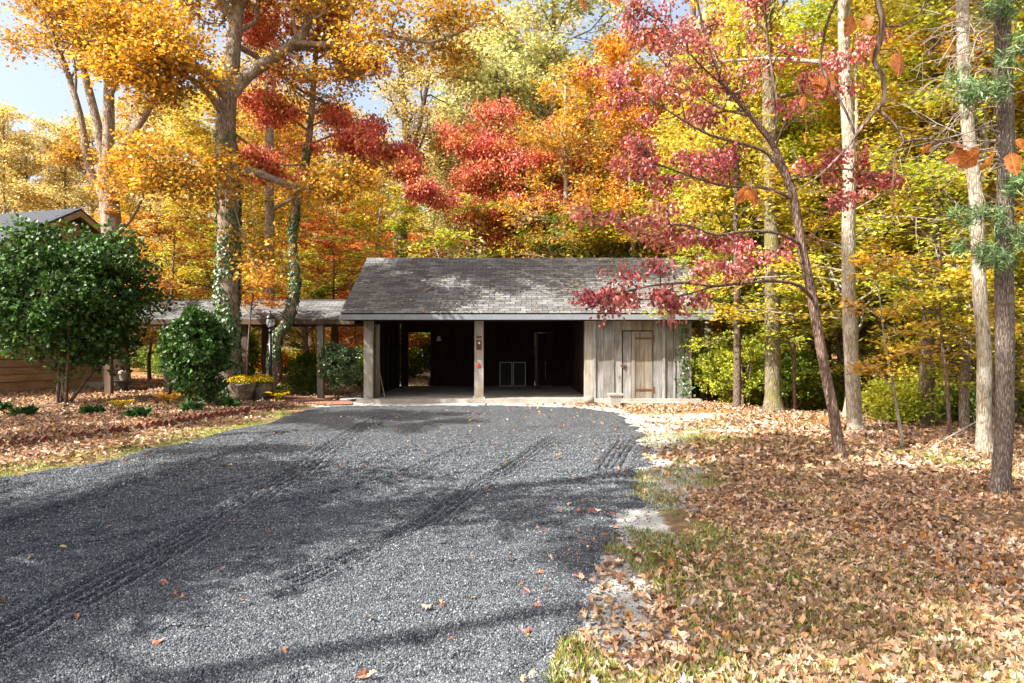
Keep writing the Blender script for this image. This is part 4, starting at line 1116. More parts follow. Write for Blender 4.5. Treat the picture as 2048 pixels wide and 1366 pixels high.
# --- red dogwood behind the garage
D = 30.0
t = Tree(); R4 = tree_root((1.5, D, 0), 'bright red leaved dogwood spreading above the middle of the garage roof')
t.limb(pxs((1092, 765, D), (1090, 600, D), (1080, 500, D), (1090, 430, D), (1105, 370, D)), [.2, .17, .14, .11, .08], 8)
red2 = spec(3, (5, 5), .6, up=.0, flat=.5)
for pts, n, ln in (([(1085, 460, D), (1030, 400, D), (980, 350, D), (935, 300, D)], 12, 1.7), ([(1090, 430, D), (1060, 360, D), (1030, 300, D), (1000, 265, D)], 11, 1.6),
                   ([(1100, 390, D), (1120, 330, D), (1130, 290, D)], 7, 1.4), ([(1085, 480, D), (1020, 460, D), (970, 440, D), (940, 420, D)], 9, 1.3), ([(1085, 480, D), (1150, 440, D), (1200, 400, D)], 7, 1.5)):
    guided(t, pts, .06, .025, n, ln, red2, sides=5, t0=.15)
t.b.build('trunk', M['bark_dark'], R4, True)
t.crown(30, .115, .26, 'droop', mat=L['red'], parent=R4, wid=1.1)

# --- the leaning dogwood in the right foreground
D = 9.9
t = Tree(); R5 = tree_root((4.75, D, 0), 'leaning dark dogwood in the leaves right of the gravel, maroon leaves reaching over the roof', name='dogwood_tree')
tp = pxs((1690, 935, D), (1680, 905, D), (1668, 830, D), (1650, 740, D), (1632, 640, D), (1622, 580, D), (1605, 500, D), (1592, 420, D), (1580, 370, D), (1560, 320, D), (1540, 280, D), (1500, 230, D), (1450, 170, D), (1425, 110, D), (1405, 50, D), (1390, -20, D))
P, R = t.limb(tp, [.11, .085, .076, .072, .07, .068, .064, .06, .06, .05, .045, .038, .03, .024, .018, .012], 11, .015)
dg = spec(3, (4, 3), .5, up=.03, flat=.5, wander=.2, rmin=.0035)
t.sprout(P, R, .72, 1, 9, .75, dg)
for pts, r_, n, ln, sp_ in (
    ([(1626, 600, D), (1600, 572, 9.6), (1550, 562, 9.3), (1490, 566, 9.0), (1430, 572, 8.8), (1370, 566, 8.6), (1300, 572, 8.4), (1230, 588, 8.3), (1195, 590, 8.2)], .028, 11, .42, dg),
    ([(1430, 572, 8.8), (1370, 590, 8.7), (1330, 596, 8.6), (1280, 600, 8.6)], .012, 4, .4, dg),
    ([(1603, 490, D), (1560, 468, 9.6), (1500, 462, 9.4), (1430, 470, 9.1), (1380, 452, 8.9), (1300, 446, 8.7), (1220, 436, 8.5)], .026, 11, .48, dg),
    ([(1590, 400, D), (1530, 376, 9.7), (1450, 372, 9.5), (1380, 352, 9.2), (1320, 330, 9.0), (1280, 320, 8.9)], .024, 12, .5, dg),
    ([(1582, 375, D), (1540, 312, 9.9), (1500, 292, 9.8), (1420, 270, 9.6), (1350, 230, 9.5), (1290, 190, 9.4), (1250, 160, 9.2)], .03, 13, .6, dg),
    ([(1543, 285, D), (1556, 220, D), (1545, 150, D), (1536, 80, D), (1530, 10, D), (1525, -40, D)], .024, 9, .55, dg),
    ([(1548, 300, D), (1580, 230, 9.5), (1640, 160, 9.3), (1700, 110, 9.2)], .02, 8, .5, dg),
    ([(1575, 360, D), (1620, 350, 9.6), (1690, 338, 9.4), (1750, 352, 9.3)], .018, 7, .35, dg),
    ([(1500, 232, D), (1430, 212, 10.1), (1350, 150, 10.3), (1300, 90, 10.4)], .018, 9, .55, dg),
    ([(1470, 190, D), (1400, 130, 9.6), (1340, 60, 9.4), (1290, 20, 9.3)], .018, 8, .6, dg),
    ([(1606, 505, D), (1650, 440, 10.2), (1700, 400, 10.3)], .014, 2, .35, dg),
    ([(1612, 530, D), (1590, 520, 9.9), (1540, 500, 10.2), (1480, 500, 10.3)], .016, 2, .35, dg)):
    guided(t, pts, r_, .008, n, ln, sp_, sides=6, t0=.3 if r_ > .02 else .15)
# bare twigs
bare = spec(9, (3, 2, 2, 1), .5, rmin=.003)
t.b.build('trunk', M['bark_dog'], R5, True)
t.crown(9, .056, .07, 'droop', shape=OVAL, mat=L['maroon'], parent=R5, wid=1.15)

# --- standing trunks at the right, crowns high above
hi = spec(3, (4, 4), .6, up=.05)
def tall(pts, r0, r1, barkn, leaf, label, per=14, top=14.0, nb=12, ln=2.6, sides=12, size=.15, group=None, flare=1.35, name='tree', fromz=6.5):
    t = Tree(); P3 = pxs(*pts)
    x, y = P3[0][:2]; gz_ = Gs(x, y)
    P3[0][2] = gz_ - .12
    r = root(name, (x, y, gz_), label, 'tree', group)
    last = P3[-1]; dr = unit(P3[-1] - P3[-2]); 
    while last[2] < top: last = last + unit(dr + rng.normal(0, .05, 3)) * 1.6; P3 = np.vstack([P3, last])
    zz_ = (P3[:, 2] - P3[0][2]) / (P3[-1][2] - P3[0][2])
    rad = r0 + (r1 - r0) * zz_; rad[0] = r0 * flare
    P, R = t.limb(P3, rad, sides, .03)
    tt = np.searchsorted(P[:, 2], fromz) / len(P)
    t.sprout(P, R, min(tt, .8), 1.0, nb, ln, hi)
    t.b.build('trunk', M[barkn], r, True)
    t.crown(per, size, .2, 'mix', mat=L[leaf], parent=r)
    return r, P, R, t
tall([(1714, 870, 12.8), (1712, 830, 12.8), (1718, 760, 12.8), (1704, 600, 12.8), (1702, 450, 12.8), (1700, 300, 12.8), (1690, 150, 12.8), (1688, 0, 12.8)][0:1] + [(1710, 845, 12.8), (1706, 790, 12.8), (1698, 600, 12.8), (1697, 450, 12.8), (1698, 300, 12.8), (1690, 150, 12.8), (1688, 0, 12.8)],
     .135, .08, 'bark_pale', 'yellow', 'straight pale patchy trunk standing between the leaning dogwood and the sapling', flare=1.9)
tall([(1548, 832, 16.6), (1546, 790, 16.6), (1545, 700, 16.6), (1544, 500, 16.6), (1540, 300, 16.6), (1535, 100, 16.6)], .19, .12, 'bark_moss', 'yellowgreen', 'thick mossy trunk with flared foot beside the bush right of the garage', flare=1.8)
tall([(1972, 908, 10.4), (1968, 860, 10.4), (1968, 700, 10.4), (1957, 550, 10.4), (1952, 400, 10.4), (1930, 200, 10.4), (1925, 0, 10.4)], .105, .06, 'bark_pale', 'gold', 'pale blotched trunk just left of the nearest dark pine', flare=1.7)
tall([(1848, 868, 14.2), (1852, 800, 14.2), (1862, 600, 14.2), (1872, 480, 14.2), (1872, 300, 14.2), (1868, 100, 14.2)], .15, .09, 'bark_dark', 'yellow', 'dark brown trunk behind the bright yellow maple sprays', flare=1.5)
tall([(1408, 775, 27), (1412, 700, 27), (1424, 600, 27), (1440, 500, 27), (1452, 350, 27), (1456, 200, 27)], .26, .14, 'bark_pale', 'yellow', 'leaning white trunk just beyond the right end of the garage', top=17)
tall([(1396, 775, 29), (1397, 600, 29), (1398, 480, 29), (1392, 300, 29)], .2, .12, 'bark_dark', 'rust', 'dark straight trunk close behind the right garage corner', top=17)
tall([(538, 775, 26), (538, 620, 26), (540, 480, 26), (538, 300, 26), (545, 150, 26)], .22, .12, 'bark_oak', 'gold', 'grey trunk between the ivy oak and the slender ivy tree', top=15)
# the pine nearest at the right
rp, P, R, t = tall([(1996, 1005, 7.45), (2003, 940, 7.45), (2009, 850, 7.45), (2010, 700, 7.45), (2008, 500, 7.45), (2012, 300, 7.45), (2008, 150, 7.45), (2005, 0, 7.45)], .092, .06, 'bark_pine', 'pine', 'nearest dark straight pine trunk at the right edge with tufts of green needles', nb=2, per=1, flare=1.3, name='pine_tree', top=12)
def needles(centres, parent, n=52, ln=.10):
    C = np.repeat(np.array(centres), n, 0); m = len(C)
    C = C + rng.normal(0, .035, (m, 3)); A = rvec(m) + np.array([-.3, 0, .1])
    leaves('needle_tuft', C, A, rvec(m), rng.uniform(ln * .7, ln * 1.2, m), 'tri2', L['pine'], parent, wid=.016)["kind"] = "stuff"
tb = MB(); cs_ = []
for a, b in (((2010, 500, 7.45), (1962, 498, 7.2)), ((2010, 180, 7.45), (1955, 178, 7.1)), ((2010, 455, 7.45), (2050, 470, 7.1)), ((2012, 120, 7.45), (2040, 100, 7.0)), ((2010, 200, 7.45), (1915, 170, 6.9)), ((2012, 345, 7.45), (2046, 380, 7.1)), ((2010, 420, 7.45), (1925, 430, 7.3)), ((2010, 20, 7.45), (1985, 18, 7.2)), ((2010, 515, 7.45), (1995, 522, 7.1))):
    A_, B_v = px(*a), px(*b); tb.tube([A_, (A_ + B_v) / 2 + (0, 0, .03), B_v], [.014, .009, .005], 5, cap=False)
    for k in range(13): cs_.append(A_ + (B_v - A_) * rng.uniform(.35, 1.15) + rng.normal(0, .1, 3) * (1, 1, .45))
needles(cs_, rp)
# dead pale twigs hanging from the pine
for i in range(46):
    z = rng.uniform(3.0, 5.4); a = rng.uniform(math.pi * .75, math.pi * 1.35)
    q = np.array([np.interp(z, P[:, 2], P[:, k]) for k in range(3)]); ln = rng.uniform(.5, 1.5)
    pts = [q]; d_ = np.array([math.cos(a), math.sin(a) * .6, rng.uniform(-.1, .3)])
    for k in range(6): d_ = unit(d_ + rng.normal(0, .22, 3) + np.array([0, 0, -.07])); pts.append(pts[-1] + d_ * ln / 6)
    tb.tube(pts, np.linspace(.009, .002, 7), 4, cap=False)
    for k in range(2, 6):
        e_ = unit(d_ + rng.normal(0, .7, 3) + np.array([0, 0, -.5])); tb.tube([pts[k], pts[k] + e_ * ln * .15, pts[k] + unit(e_ + rng.normal(0, .4, 3)) * ln * .3], [.004, .003, .0015], 3, cap=False)
tb.build('dead_branches', M['twig'], rp, True)

# --- sapling and bright maple sprays
def small_tree(pts, r0, leaf, label, n, ln, per, size, mode='flat', barkn='bark_dog', shape='tri2', sp=None, name='tree', cat='tree', group=None, wid=1.0, t0=.35, spread=.1):
    t = Tree(); P3 = pxs(*pts); P3[0][2] = Gs(P3[0][0], P3[0][1]) - .05
    r = root(name, (P3[0][0], P3[0][1], P3[0][2] + .05), label, cat, group)
    P, R = t.limb(P3, np.linspace(r0, r0 * .25, len(P3)), 7)
    t.sprout(P, R, t0, 1, n, ln, sp or spec(3, (4, 4), .55, up=.02, flat=.35))
    t.b.build('trunk', M[barkn], r, True); t.crown(per, size, spread, mode, shape=shape, mat=L[leaf], parent=r, wid=wid)
    return r
small_tree([(1808, 895, 11.0), (1796, 830, 11.0), (1785, 760, 11.0), (1770, 690, 11.0), (1760, 600, 11.0), (1745, 500, 11.0)], .028, 'gold', 'thin pale sapling with gold leaves between the blotched trunks', 9, .6, 4, .09, barkn='bark_pale', shape=LOBED, wid=1.1)
small_tree([(1900, 885, 12.0), (1895, 780, 12.0), (1885, 700, 12.0), (1880, 620, 12.0), (1878, 540, 12.0)], .04, 'yellow', 'young maple with broad flat sprays of bright yellow leaves in front of the woods', 15, 1.15, 6, .10, shape=LOBED, wid=1.1)
small_tree([(1990, 890, 12.6), (1985, 760, 12.6), (1975, 640, 12.4), (1975, 560, 12.4)], .04, 'yellow', 'yellow young maple partly behind the nearest pine trunk', 11, 1.0, 5, .10, shape=LOBED, wid=1.1)
small_tree([(1590, 830, 17), (1588, 740, 17), (1590, 650, 17), (1580, 560, 17)], .05, 'yellowgreen', 'yellow green understory tree between the mossy trunk and the dogwood', 12, 1.5, 8, .12)
small_tree([(1485, 815, 18.5), (1480, 700, 18.5), (1475, 600, 18.5), (1460, 520, 18.5)], .06, 'yellowgreen', 'yellow green young tree rising behind the bush right of the garage', 14, 1.6, 9, .12)
small_tree([(492, 790, 20.4), (496, 700, 20.4), (502, 620, 20.4), (512, 560, 20.4)], .04, 'orange', 'orange leaved maple with flat sprays hanging over the covered walkway', 14, .95, 10, .10, t0=.62)
small_tree([(335, 780, 23), (340, 650, 23), (345, 560, 23), (350, 470, 23)], .07, 'rust', 'rusty orange tree behind the second dark shrub', 18, 2.2, 12, .13)
small_tree([(715, 760, 29), (712, 690, 29), (710, 640, 29)], .05, 'redorange', 'small red tree showing under the walkway roof beside the garage', 10, 1.2, 9, .14)
small_tree([(660, 760, 30), (665, 650, 30), (668, 540, 30), (665, 480, 30)], .08, 'redorange', 'reddish dogwood behind the walkway roof left of the garage', 16, 2.2, 11, .15)
R6 = small_tree([(610, 768, 29), (612, 700, 29), (606, 640, 29), (600, 600, 29)], .16, 'green', 'small green tree with pale flared roots seen under the walkway', 14, 1.7, 12, .14)
b = MB(); q0 = px(611, 725, 29); gz_ = Gs(q0[0], q0[1])
for a_ in np.linspace(0, 6.28, 7)[:-1]:
    b.tube([q0 + (0, 0, -.0), (q0[0] + .25 * math.cos(a_), q0[1] + .25 * math.sin(a_), gz_ + .35), (q0[0] + .5 * math.cos(a_), q0[1] + .5 * math.sin(a_), gz_ - .05)], [.12, .11, .09], 7, cap=False)
b.build('roots', M['stone'], R6, True)

# --- shrubs
def shrub(c, rx, ry, rz, leaf, label, n, size, stems=6, stemz=None, name='shrub', barkn='bark_dog', lobes=9, wid=1.0, group=None, cat='shrub', fill=.45):
    x, y, zc = c; gz_ = Gs(x, y)
    r = root(name, (x, y, gz_), label, cat, group)
    b = MB()
    # leafy clumps spread through the volume
    K = lobes * 15
    u = rvec(K) * (fill + (1 - fill) * rng.random((K, 1)) ** .5)
    u = u * (1 + .5 * (vnoise(u[:, 0] * 2.2 + u[:, 2] * 1.7 + x, u[:, 1] * 2.2 - u[:, 2] * 1.3 + 9, 4) - .55))[:, None] * rng.uniform(.88, 1.1, (K, 1))
    cc = np.array([x, y, zc]) + u * np.array([rx, ry, rz]) * .95
    cr = rng.uniform(.10, .23, K) * min(rx, rz)
    for i in range(stems * 4):
        a = rng.uniform(0, 6.28); s0 = np.array([x + .05 * rx * math.cos(a), y + .05 * ry * math.sin(a), gz_ - .05 + (0 if i < stems else .3 * (zc - gz_))])
        e_ = cc[rng.integers(K)]; mid = (s0 + e_) / 2 + np.array([(e_[0] - s0[0]) * .22, (e_[1] - s0[1]) * .2, -.12 * rz]) * .6 + rng.normal(0, .05, 3)
        big = i < stems
        b.tube([s0, s0 * .6 + mid * .4 + rng.normal(0, .03, 3), mid, mid * .4 + e_ * .6, e_], np.array([1, .85, .7, .4, .2]) * (.045 if big else .016) * (rx / 2) ** .5, 6, cap=False)
    b.build('stems', M[barkn], r, True)
    per = n // K; idx = np.repeat(np.arange(K), per); m = len(idx)
    v = rvec(m); C = cc[idx] + v * cr[idx][:, None] * (.75 + .35 * rng.random((m, 1))) * np.array([1.15, 1.15, .8])
    A = v * .6 + rvec(m) * .7 + np.array([0, 0, .25]); Nn = rvec(m) * .8 + v * .5 + np.array([0, 0, .6])
    leaves('crown', C, A, Nn, rng.uniform(size * .7, size * 1.25, m), 'tri2', L[leaf], r, wid=wid)
    return r
shrub((-11.8, 17.9, 2.95), 2.2, 1.9, 1.95, 'camellia', 'large glossy dark green camellia on bare fanned stems in front of the log house', 27000, .115, stems=6, name='camellia_bush', lobes=22, wid=1.4)
shrub((-7.75, 16.8, 1.4), .78, .8, 1.15, 'camellia', 'second dark green shrub, narrower, between the camellia and the ivy oak', 9500, .095, name='camellia_bush', lobes=11, wid=1.4)
shrub((-5.05, 20.0, 1.02), .62, .55, .72, 'boxwood', 'round fine leaved green bush beside the left garage post', 15000, .05, stems=4, name='boxwood_bush', lobes=10, wid=1.3)
shrub((6.35, 19.2, 1.0), 1.15, 1.0, .95, 'yellowgreen', 'yellow green bush hugging the right garage corner', 12000, .08, lobes=10, name='azalea_bush')
shrub((7.6, 18.6, .9), .9, .9, .8, 'green', 'greener low bush between the garage bush and the mossy trunk', 8000, .08, lobes=8, name='azalea_bush')
shrub((-6.9, 22.9, .7), .75, .6, .7, 'green', 'soft green bush behind the lamp post', 7000, .07, lobes=8, name='azalea_bush')
shrub((-5.6, 26.0, .8), .9, .8, .85, 'green', 'shaded green bush beyond the walkway near the round bush', 7000, .08, lobes=8, name='azalea_bush')
shrub((-10.2, 24.5, 1.3), 1.2, 1.0, 1.3, 'green', 'tall green bush behind the second dark shrub', 8000, .09, lobes=9, name='azalea_bush')
shrub((-3.2, 34.0, 1.3), 2.0, 1.3, 1.3, 'green', 'green thicket seen through the rear garage doorway', 9000, .12, lobes=9, name='azalea_bush')
# ferns: arching fronds
def fern(x, y, h, nf, leaf, label, cat='fern', name='fern', group='ferns and low yellowing plants by the pots'):
    z0 = Gs(x, y); r = root(name, (x, y, z0), label, cat, group); C = []; A = []; Nn = []; S = []; b = MB()
    for i in range(nf):
        a = rng.uniform(0, 6.28); ln = h * rng.uniform(.7, 1.2); o = np.array([math.cos(a), math.sin(a), 0])
        tt = np.linspace(0, 1, 12)[:, None]; P_ = np.array([x, y, z0]) + o * ln * .75 * tt + np.array([0, 0, 1.0]) * ln * (1.25 * tt - .75 * tt ** 2)
        b.tube(P_[::3], np.linspace(.006, .002, 4), 3, cap=False)
        side = np.cross(o, [0, 0, 1.0])
        for k in range(1, 12):
            for s_ in (-1, 1):
                C.append(P_[k]); A.append(side * s_ + o * .5 + rng.normal(0, .1, 3)); Nn.append(np.array([0, 0, 1.0]) + rng.normal(0, .25, 3)); S.append(ln * .22 * math.sin(math.pi * (k + 1) / 14))
    b.build('stalks', L['fern'], r); leaves('fronds', C, A, Nn, S, 'tri2', L[leaf], r, wid=.6)
k = 0
for x, y, h, lf, lab in ((-8.05, 19.4, .95, 'fern', 'leftmost bright green fern behind the yellow chrysanthemums'), (-7.6, 19.7, .95, 'fern', 'bright green fern directly above the chrysanthemum pots'), (-8.7, 19.0, .8, 'fern', 'fern at the right edge of the second dark shrub'),
                         (-7.0, 20.1, .7, 'fern', 'fern just right of the lamp post'), (-6.5, 18.9, .45, 'mum', 'trailing yellow plant to the right of the lamp post'), (-8.35, 18.0, .5, 'rust', 'browning fern left of the larger pot'), (-8.7, 17.3, .5, 'gold2', 'yellow brown fern under the second dark shrub'), (-9.3, 16.2, .4, 'yellow', 'low yellow plant at the foot of the second dark shrub')):
    fern(x, y, h, 26, lf, lab)
def clump(x, y, h, label):
    z0 = Gs(x, y); n = 150; a = rng.uniform(0, 6.28, n); A = np.stack([np.cos(a), np.sin(a), rng.uniform(.2, 1.5, n)], -1)
    o = leaves('border_plant', np.array([x, y, z0]) + rng.normal(0, .07, (n, 3)) * (1, 1, .1), A, rvec(n), rng.uniform(h * .6, h * 1.1, n), 'tri2', L['grass2'], None, wid=.05, curl=.6)
    tag(o, label, 'plant', 'strap leaved clumps along the bed')
for x, y, h, lab in ((-10.9, 15.2, .32, 'leftmost strap leaved clump in front of the camellia'), (-9.6, 15.6, .28, 'strap leaved clump right of the camellia trunk'), (-8.2, 15.0, .34, 'largest strap leaved clump near the middle of the bed'), (-7.4, 15.8, .3, 'strap leaved clump below the second dark shrub'), (-12.2, 16.3, .25, 'small strap leaved clump beside the timber'), (-7.0, 16.8, .3, 'strap leaved clump left of the flower pots')):
    clump(x, y, h, lab)
# ivy on the right garage post
n = 260; tt = rng.random(n); C = np.stack([4.78 + .18 * rng.normal(0, 1, n) * .6 + .12, np.full(n, 19.44) - .03 * rng.random(n), 2.3 - tt * 2.1], -1)
vr = root('climbing_vine', (4.95, 19.45, 0), 'thin ivy climbing the right corner post of the garage', 'vine')
leaves('foliage', C, rvec(n) + (0, 0, -1), np.array([0, -1.0, .2]) + rvec(n) * .5, rng.uniform(.05, .09, n), 'tri2', L['ivy'], vr, wid=1.5)
MB().tube([(5.0, 19.46, .0), (4.9, 19.455, .6), (4.97, 19.455, 1.2), (4.85, 19.455, 1.8), (4.92, 19.455, 2.3)], .008, 5).build('stem', M['bark_dog'], vr)

# --- leaves and sticks on the roof
n = 950; x = rng.uniform(-4.6, 5.5, n); u = rng.random(n) ** 1.3; x = np.where(rng.random(n) < .5, rng.normal(3.6, .9, n).clip(-4.5, 5.5), x)
y = EY0 + u * (RY - EY0); z = EZ0 + SL * (y - EY0) + .03
up = np.array([0, -math.sin(SA), math.cos(SA)]) + rvec(n) * .5
tag(leaves('fallen_leaf', np.stack([x, y, z], -1), rvec(n) * (1, 1, .3), up, rng.uniform(.05, .1, n), 'tri2', L['litter'], None, curl=.3), 'tan leaves scattered over the garage roof', kind='stuff')
for i, (a, b_, lab) in enumerate((((-2.62, .34), (-2.35, .42), 'short thick broken stick lying on the left half of the garage roof'), ((-3.6, .12), (-3.5, .20), 'thin forked twig low on the left of the garage roof'))):
    def rp_(x, u): y = EY0 + u * (RY - EY0); return np.array([x, y, EZ0 + SL * (y - EY0) + .04])
    A_, B2 = rp_(*a), rp_(*b_); o = MB(); rad = .03 if i == 0 else .008
    o.tube([A_, (A_ + B2) / 2, B2], [rad, rad * .9, rad * .5], 6); o.tube([(A_ + B2) / 2, (A_ + B2) / 2 + (.1, .08, .07)], [rad * .5, rad * .2], 5)
    tag(o.build('stick', M['twig'], None, True), lab, 'stick')

# --- woodland behind: a few kinds of tree, each copied as individuals
def proto(kind, seed):
    t = Tree()
    if kind == 'tall':       # tall crown starting at a third
        H = 16.0; P3 = [np.array([0, 0, -.3])]
        for k in range(8): P3.append(P3[-1] + unit(np.array([0, 0, 1.0]) + rng.normal(0, .05, 3)) * H / 8)
        P, R = t.limb(P3, np.linspace(.25, .06, 9), 9, .02)
        t.sprout(P, R, .22, 1.0, 30, 3.4, spec(3, (7, 6), .52, up=.05, flat=.6), ang=(35, 75)); per, sz, sp, mode = 12, .17, .3, 'spray'
    elif kind == 'under':    # low, flat sprays
        H = 6.5; P3 = [np.array([0, 0, -.2])]
        for k in range(6): P3.append(P3[-1] + unit(np.array([0, 0, 1.0]) + rng.normal(0, .12, 3)) * H / 6)
        P, R = t.limb(P3, np.linspace(.09, .02, 7), 7)
        t.sprout(P, R, .18, 1.0, 26, 2.3, spec(3, (5, 4), .55, up=.0, flat=.3), ang=(60, 85)); per, sz, sp, mode = 13, .13, .18, 'flat'
    elif kind == 'mid':      # airy understory tree, small leaves in flat sprays
        H = 12.0; P3 = [np.array([0, 0, -.2])]
        for k in range(8): P3.append(P3[-1] + unit(np.array([0, 0, 1.0]) + rng.normal(0, .1, 3)) * H / 8)
        P, R = t.limb(P3, np.linspace(.13, .03, 9), 7)
        t.sprout(P, R, .2, 1.0, 32, 3.0, spec(3, (6, 5), .5, up=.03, flat=.35), ang=(50, 80)); per, sz, sp, mode = 15, .14, .24, 'flat'
    elif kind == 'layer':    # a few separate heavy boughs
        H = 15.0; P3 = [np.array([0, 0, -.3])]
        for k in range(8): P3.append(P3[-1] + unit(np.array([0, 0, 1.0]) + rng.normal(0, .05, 3)) * H / 8)
        P, R = t.limb(P3, np.linspace(.22, .05, 9), 8, .02)
        t.sprout(P, R, .35, 1.0, 8, 3.4, spec(3, (5, 4), .42, up=.02, flat=.35), ang=(55, 80)); per, sz, sp, mode = 75, .15, .24, 'flat'
    elif kind == 'pole':     # slim trunk, high crown
        H = 17.0; P3 = [np.array([0, 0, -.3])]
        for k in range(8): P3.append(P3[-1] + unit(np.array([0, 0, 1.0]) + rng.normal(0, .04, 3)) * H / 8)
        P, R = t.limb(P3, np.linspace(.17, .04, 9), 8, .02)
        t.sprout(P, R, .42, 1.0, 24, 2.6, spec(3, (6, 6), .55, up=.06, flat=.6)); per, sz, sp, mode = 12, .17, .3, 'spray'
    elif kind == 'bush':
        K = 60
        for i in range(K):
            a = rng.uniform(0, 6.28); d_ = unit(np.array([math.cos(a), math.sin(a), rng.uniform(.4, 2.2)]))
            p1 = d_ * rng.uniform(.6, 1.7) * np.array([1, 1, .9]); t.b.tube([np.zeros(3) - (0, 0, .1), p1 * .5 + rng.normal(0, .1, 3), p1], [.02, .012, .005], 4, cap=False)
            for j in range(3): t.L.append((p1 * .75 + rng.normal(0, .15, 3), p1 + rng.normal(0, .3, 3)))
        per, sz, sp, mode = 34, .12, .16, 'mix'
    tm_ = t.b.build('trunk', M['bark_dark'], None, True); cm_ = t.crown(per, sz, sp, mode, mat=L['gold'], wid=1.1)
    r = tm_.data, cm_.data
    bpy.data.objects.remove(tm_); bpy.data.objects.remove(cm_)
    return r
PR = {k: [proto(k, i) for i in range(n)] for k, n in (('tall', 3), ('under', 3), ('mid', 2), ('layer', 3), ('pole', 2), ('bush', 2))}
CW = {'gold': 'golden', 'gold2': 'golden orange', 'yellow': 'bright yellow', 'paleyellow': 'pale yellow', 'orange': 'orange', 'rust': 'rusty brown', 'redorange': 'orange red', 'red': 'red', 'yellowgreen': 'yellow green', 'palegreen': 'pale green', 'green': 'green'}
KW = {'mid': 'airy tree', 'tall': 'tall tree', 'under': 'low tree', 'pole': 'slim tree', 'bush': 'leafy bush'}
def place_word(p, D_):
    w = ('beyond the house roof' if p < 230 else 'behind the many stemmed oak' if p < 430 else 'behind the covered walkway' if p < 700 else 'behind the left garage half' if p < 1020
         else 'behind the right garage half' if p < 1400 else 'behind the mossy trunk' if p < 1620 else 'behind the pale straight trunk' if p < 1800 else 'in the right edge woods')
    return w + ('' if D_ < 30 else ', further back' if D_ < 45 else ', in the far rows')
used_l = {}; px_of = {}; ORD = ['leftmost', 'second', 'third', 'fourth', 'fifth', 'sixth', 'seventh', 'eighth', 'ninth', 'tenth', 'eleventh', 'twelfth']
def wood_tree(kind, p, D_, sc, leaf, barkn='bark_dark', rot=None, sz=1.0):
    x, y = (p - 1024) / FOC * D_, D_
    z = Gs(x, y)
    lab = f"{CW[leaf]} {KW[kind]} {place_word(p, D_)}"; px_of[lab] = px_of.get(lab, [])
    nm = {'tall': 'tree', 'under': 'understory_tree', 'mid': 'young_tree', 'pole': 'slim_tree', 'bush': 'bush'}[kind]
    r = root(nm, (x, y, z), lab, 'bush' if kind == 'bush' else 'tree')
    used_l.setdefault(lab, []).append((p, r))
    a, c = random.choice(PR[kind]); 
    Mx = Matrix.Translation((x, y, z)) @ Matrix.Rotation(random.uniform(0, 6.28) if rot is None else rot, 4, 'Z') @ Matrix.Diagonal((sc * random.uniform(.9, 1.1), sc * random.uniform(.9, 1.1), sc * sz, 1))
    inst('trunk', a, Mx, r, M[barkn]); inst('crown', c, Mx, r, L[leaf])
W = wood_tree
# first row behind the garage and walkway
for a in (('tall', 980, 40, .95, 'palegreen'), ('tall', 1060, 47, 1.1, 'paleyellow'), ('tall', 1190, 34, .9, 'gold2'), ('tall', 1290, 30, .85, 'gold'), ('pole', 1130, 41, 1.0, 'orange'),
          ('tall', 890, 52, 1.0, 'palegreen'), ('tall', 760, 42, .85, 'paleyellow'), ('pole', 700, 36, .8, 'gold'), ('tall', 620, 45, 1.0, 'gold'), ('tall', 545, 38, .9, 'gold2'), ('pole', 500, 33, .8, 'gold'),
          ('tall', 380, 36, .8, 'paleyellow'), ('tall', 300, 44, .85, 'yellow'), ('tall', 60, 50, 1.0, 'paleyellow'), ('tall', 190, 44, .95, 'paleyellow'), ('pole', 130, 39, .85, 'paleyellow'), ('tall', 960, 37, 1.12, 'palegreen'), ('tall', 1230, 39, 1.1, 'palegreen'), ('tall', 1120, 35, 1.3, 'palegreen'), ('tall', 1030, 43, 1.3, 'paleyellow'), ('pole', 10, 38, .85, 'paleyellow'), ('tall', -40, 46, 1.1, 'yellow'), ('pole', 130, 58, .6, 'paleyellow'),
          ('tall', 1400, 33, .95, 'yellow'), ('tall', 1500, 27, .8, 'gold'), ('tall', 1610, 30, .95, 'yellowgreen'), ('tall', 1730, 26, .85, 'yellow'), ('tall', 1850, 24, .85, 'yellowgreen'), ('tall', 1960, 21, .8, 'gold'), ('tall', 2080, 19, .8, 'yellow'),
          ('pole', 1470, 22, .8, 'yellow'), ('pole', 1650, 21, .8, 'yellowgreen'), ('pole', 1790, 18, .75, 'yellow'), ('pole', 1900, 17, .7, 'gold'), ('pole', 1990, 27, .9, 'yellowgreen'), ('pole', 2060, 14.5, .7, 'yellow')): W(*a, barkn=random.choice(['bark_dark', 'bark_pale', 'bark_oak']))
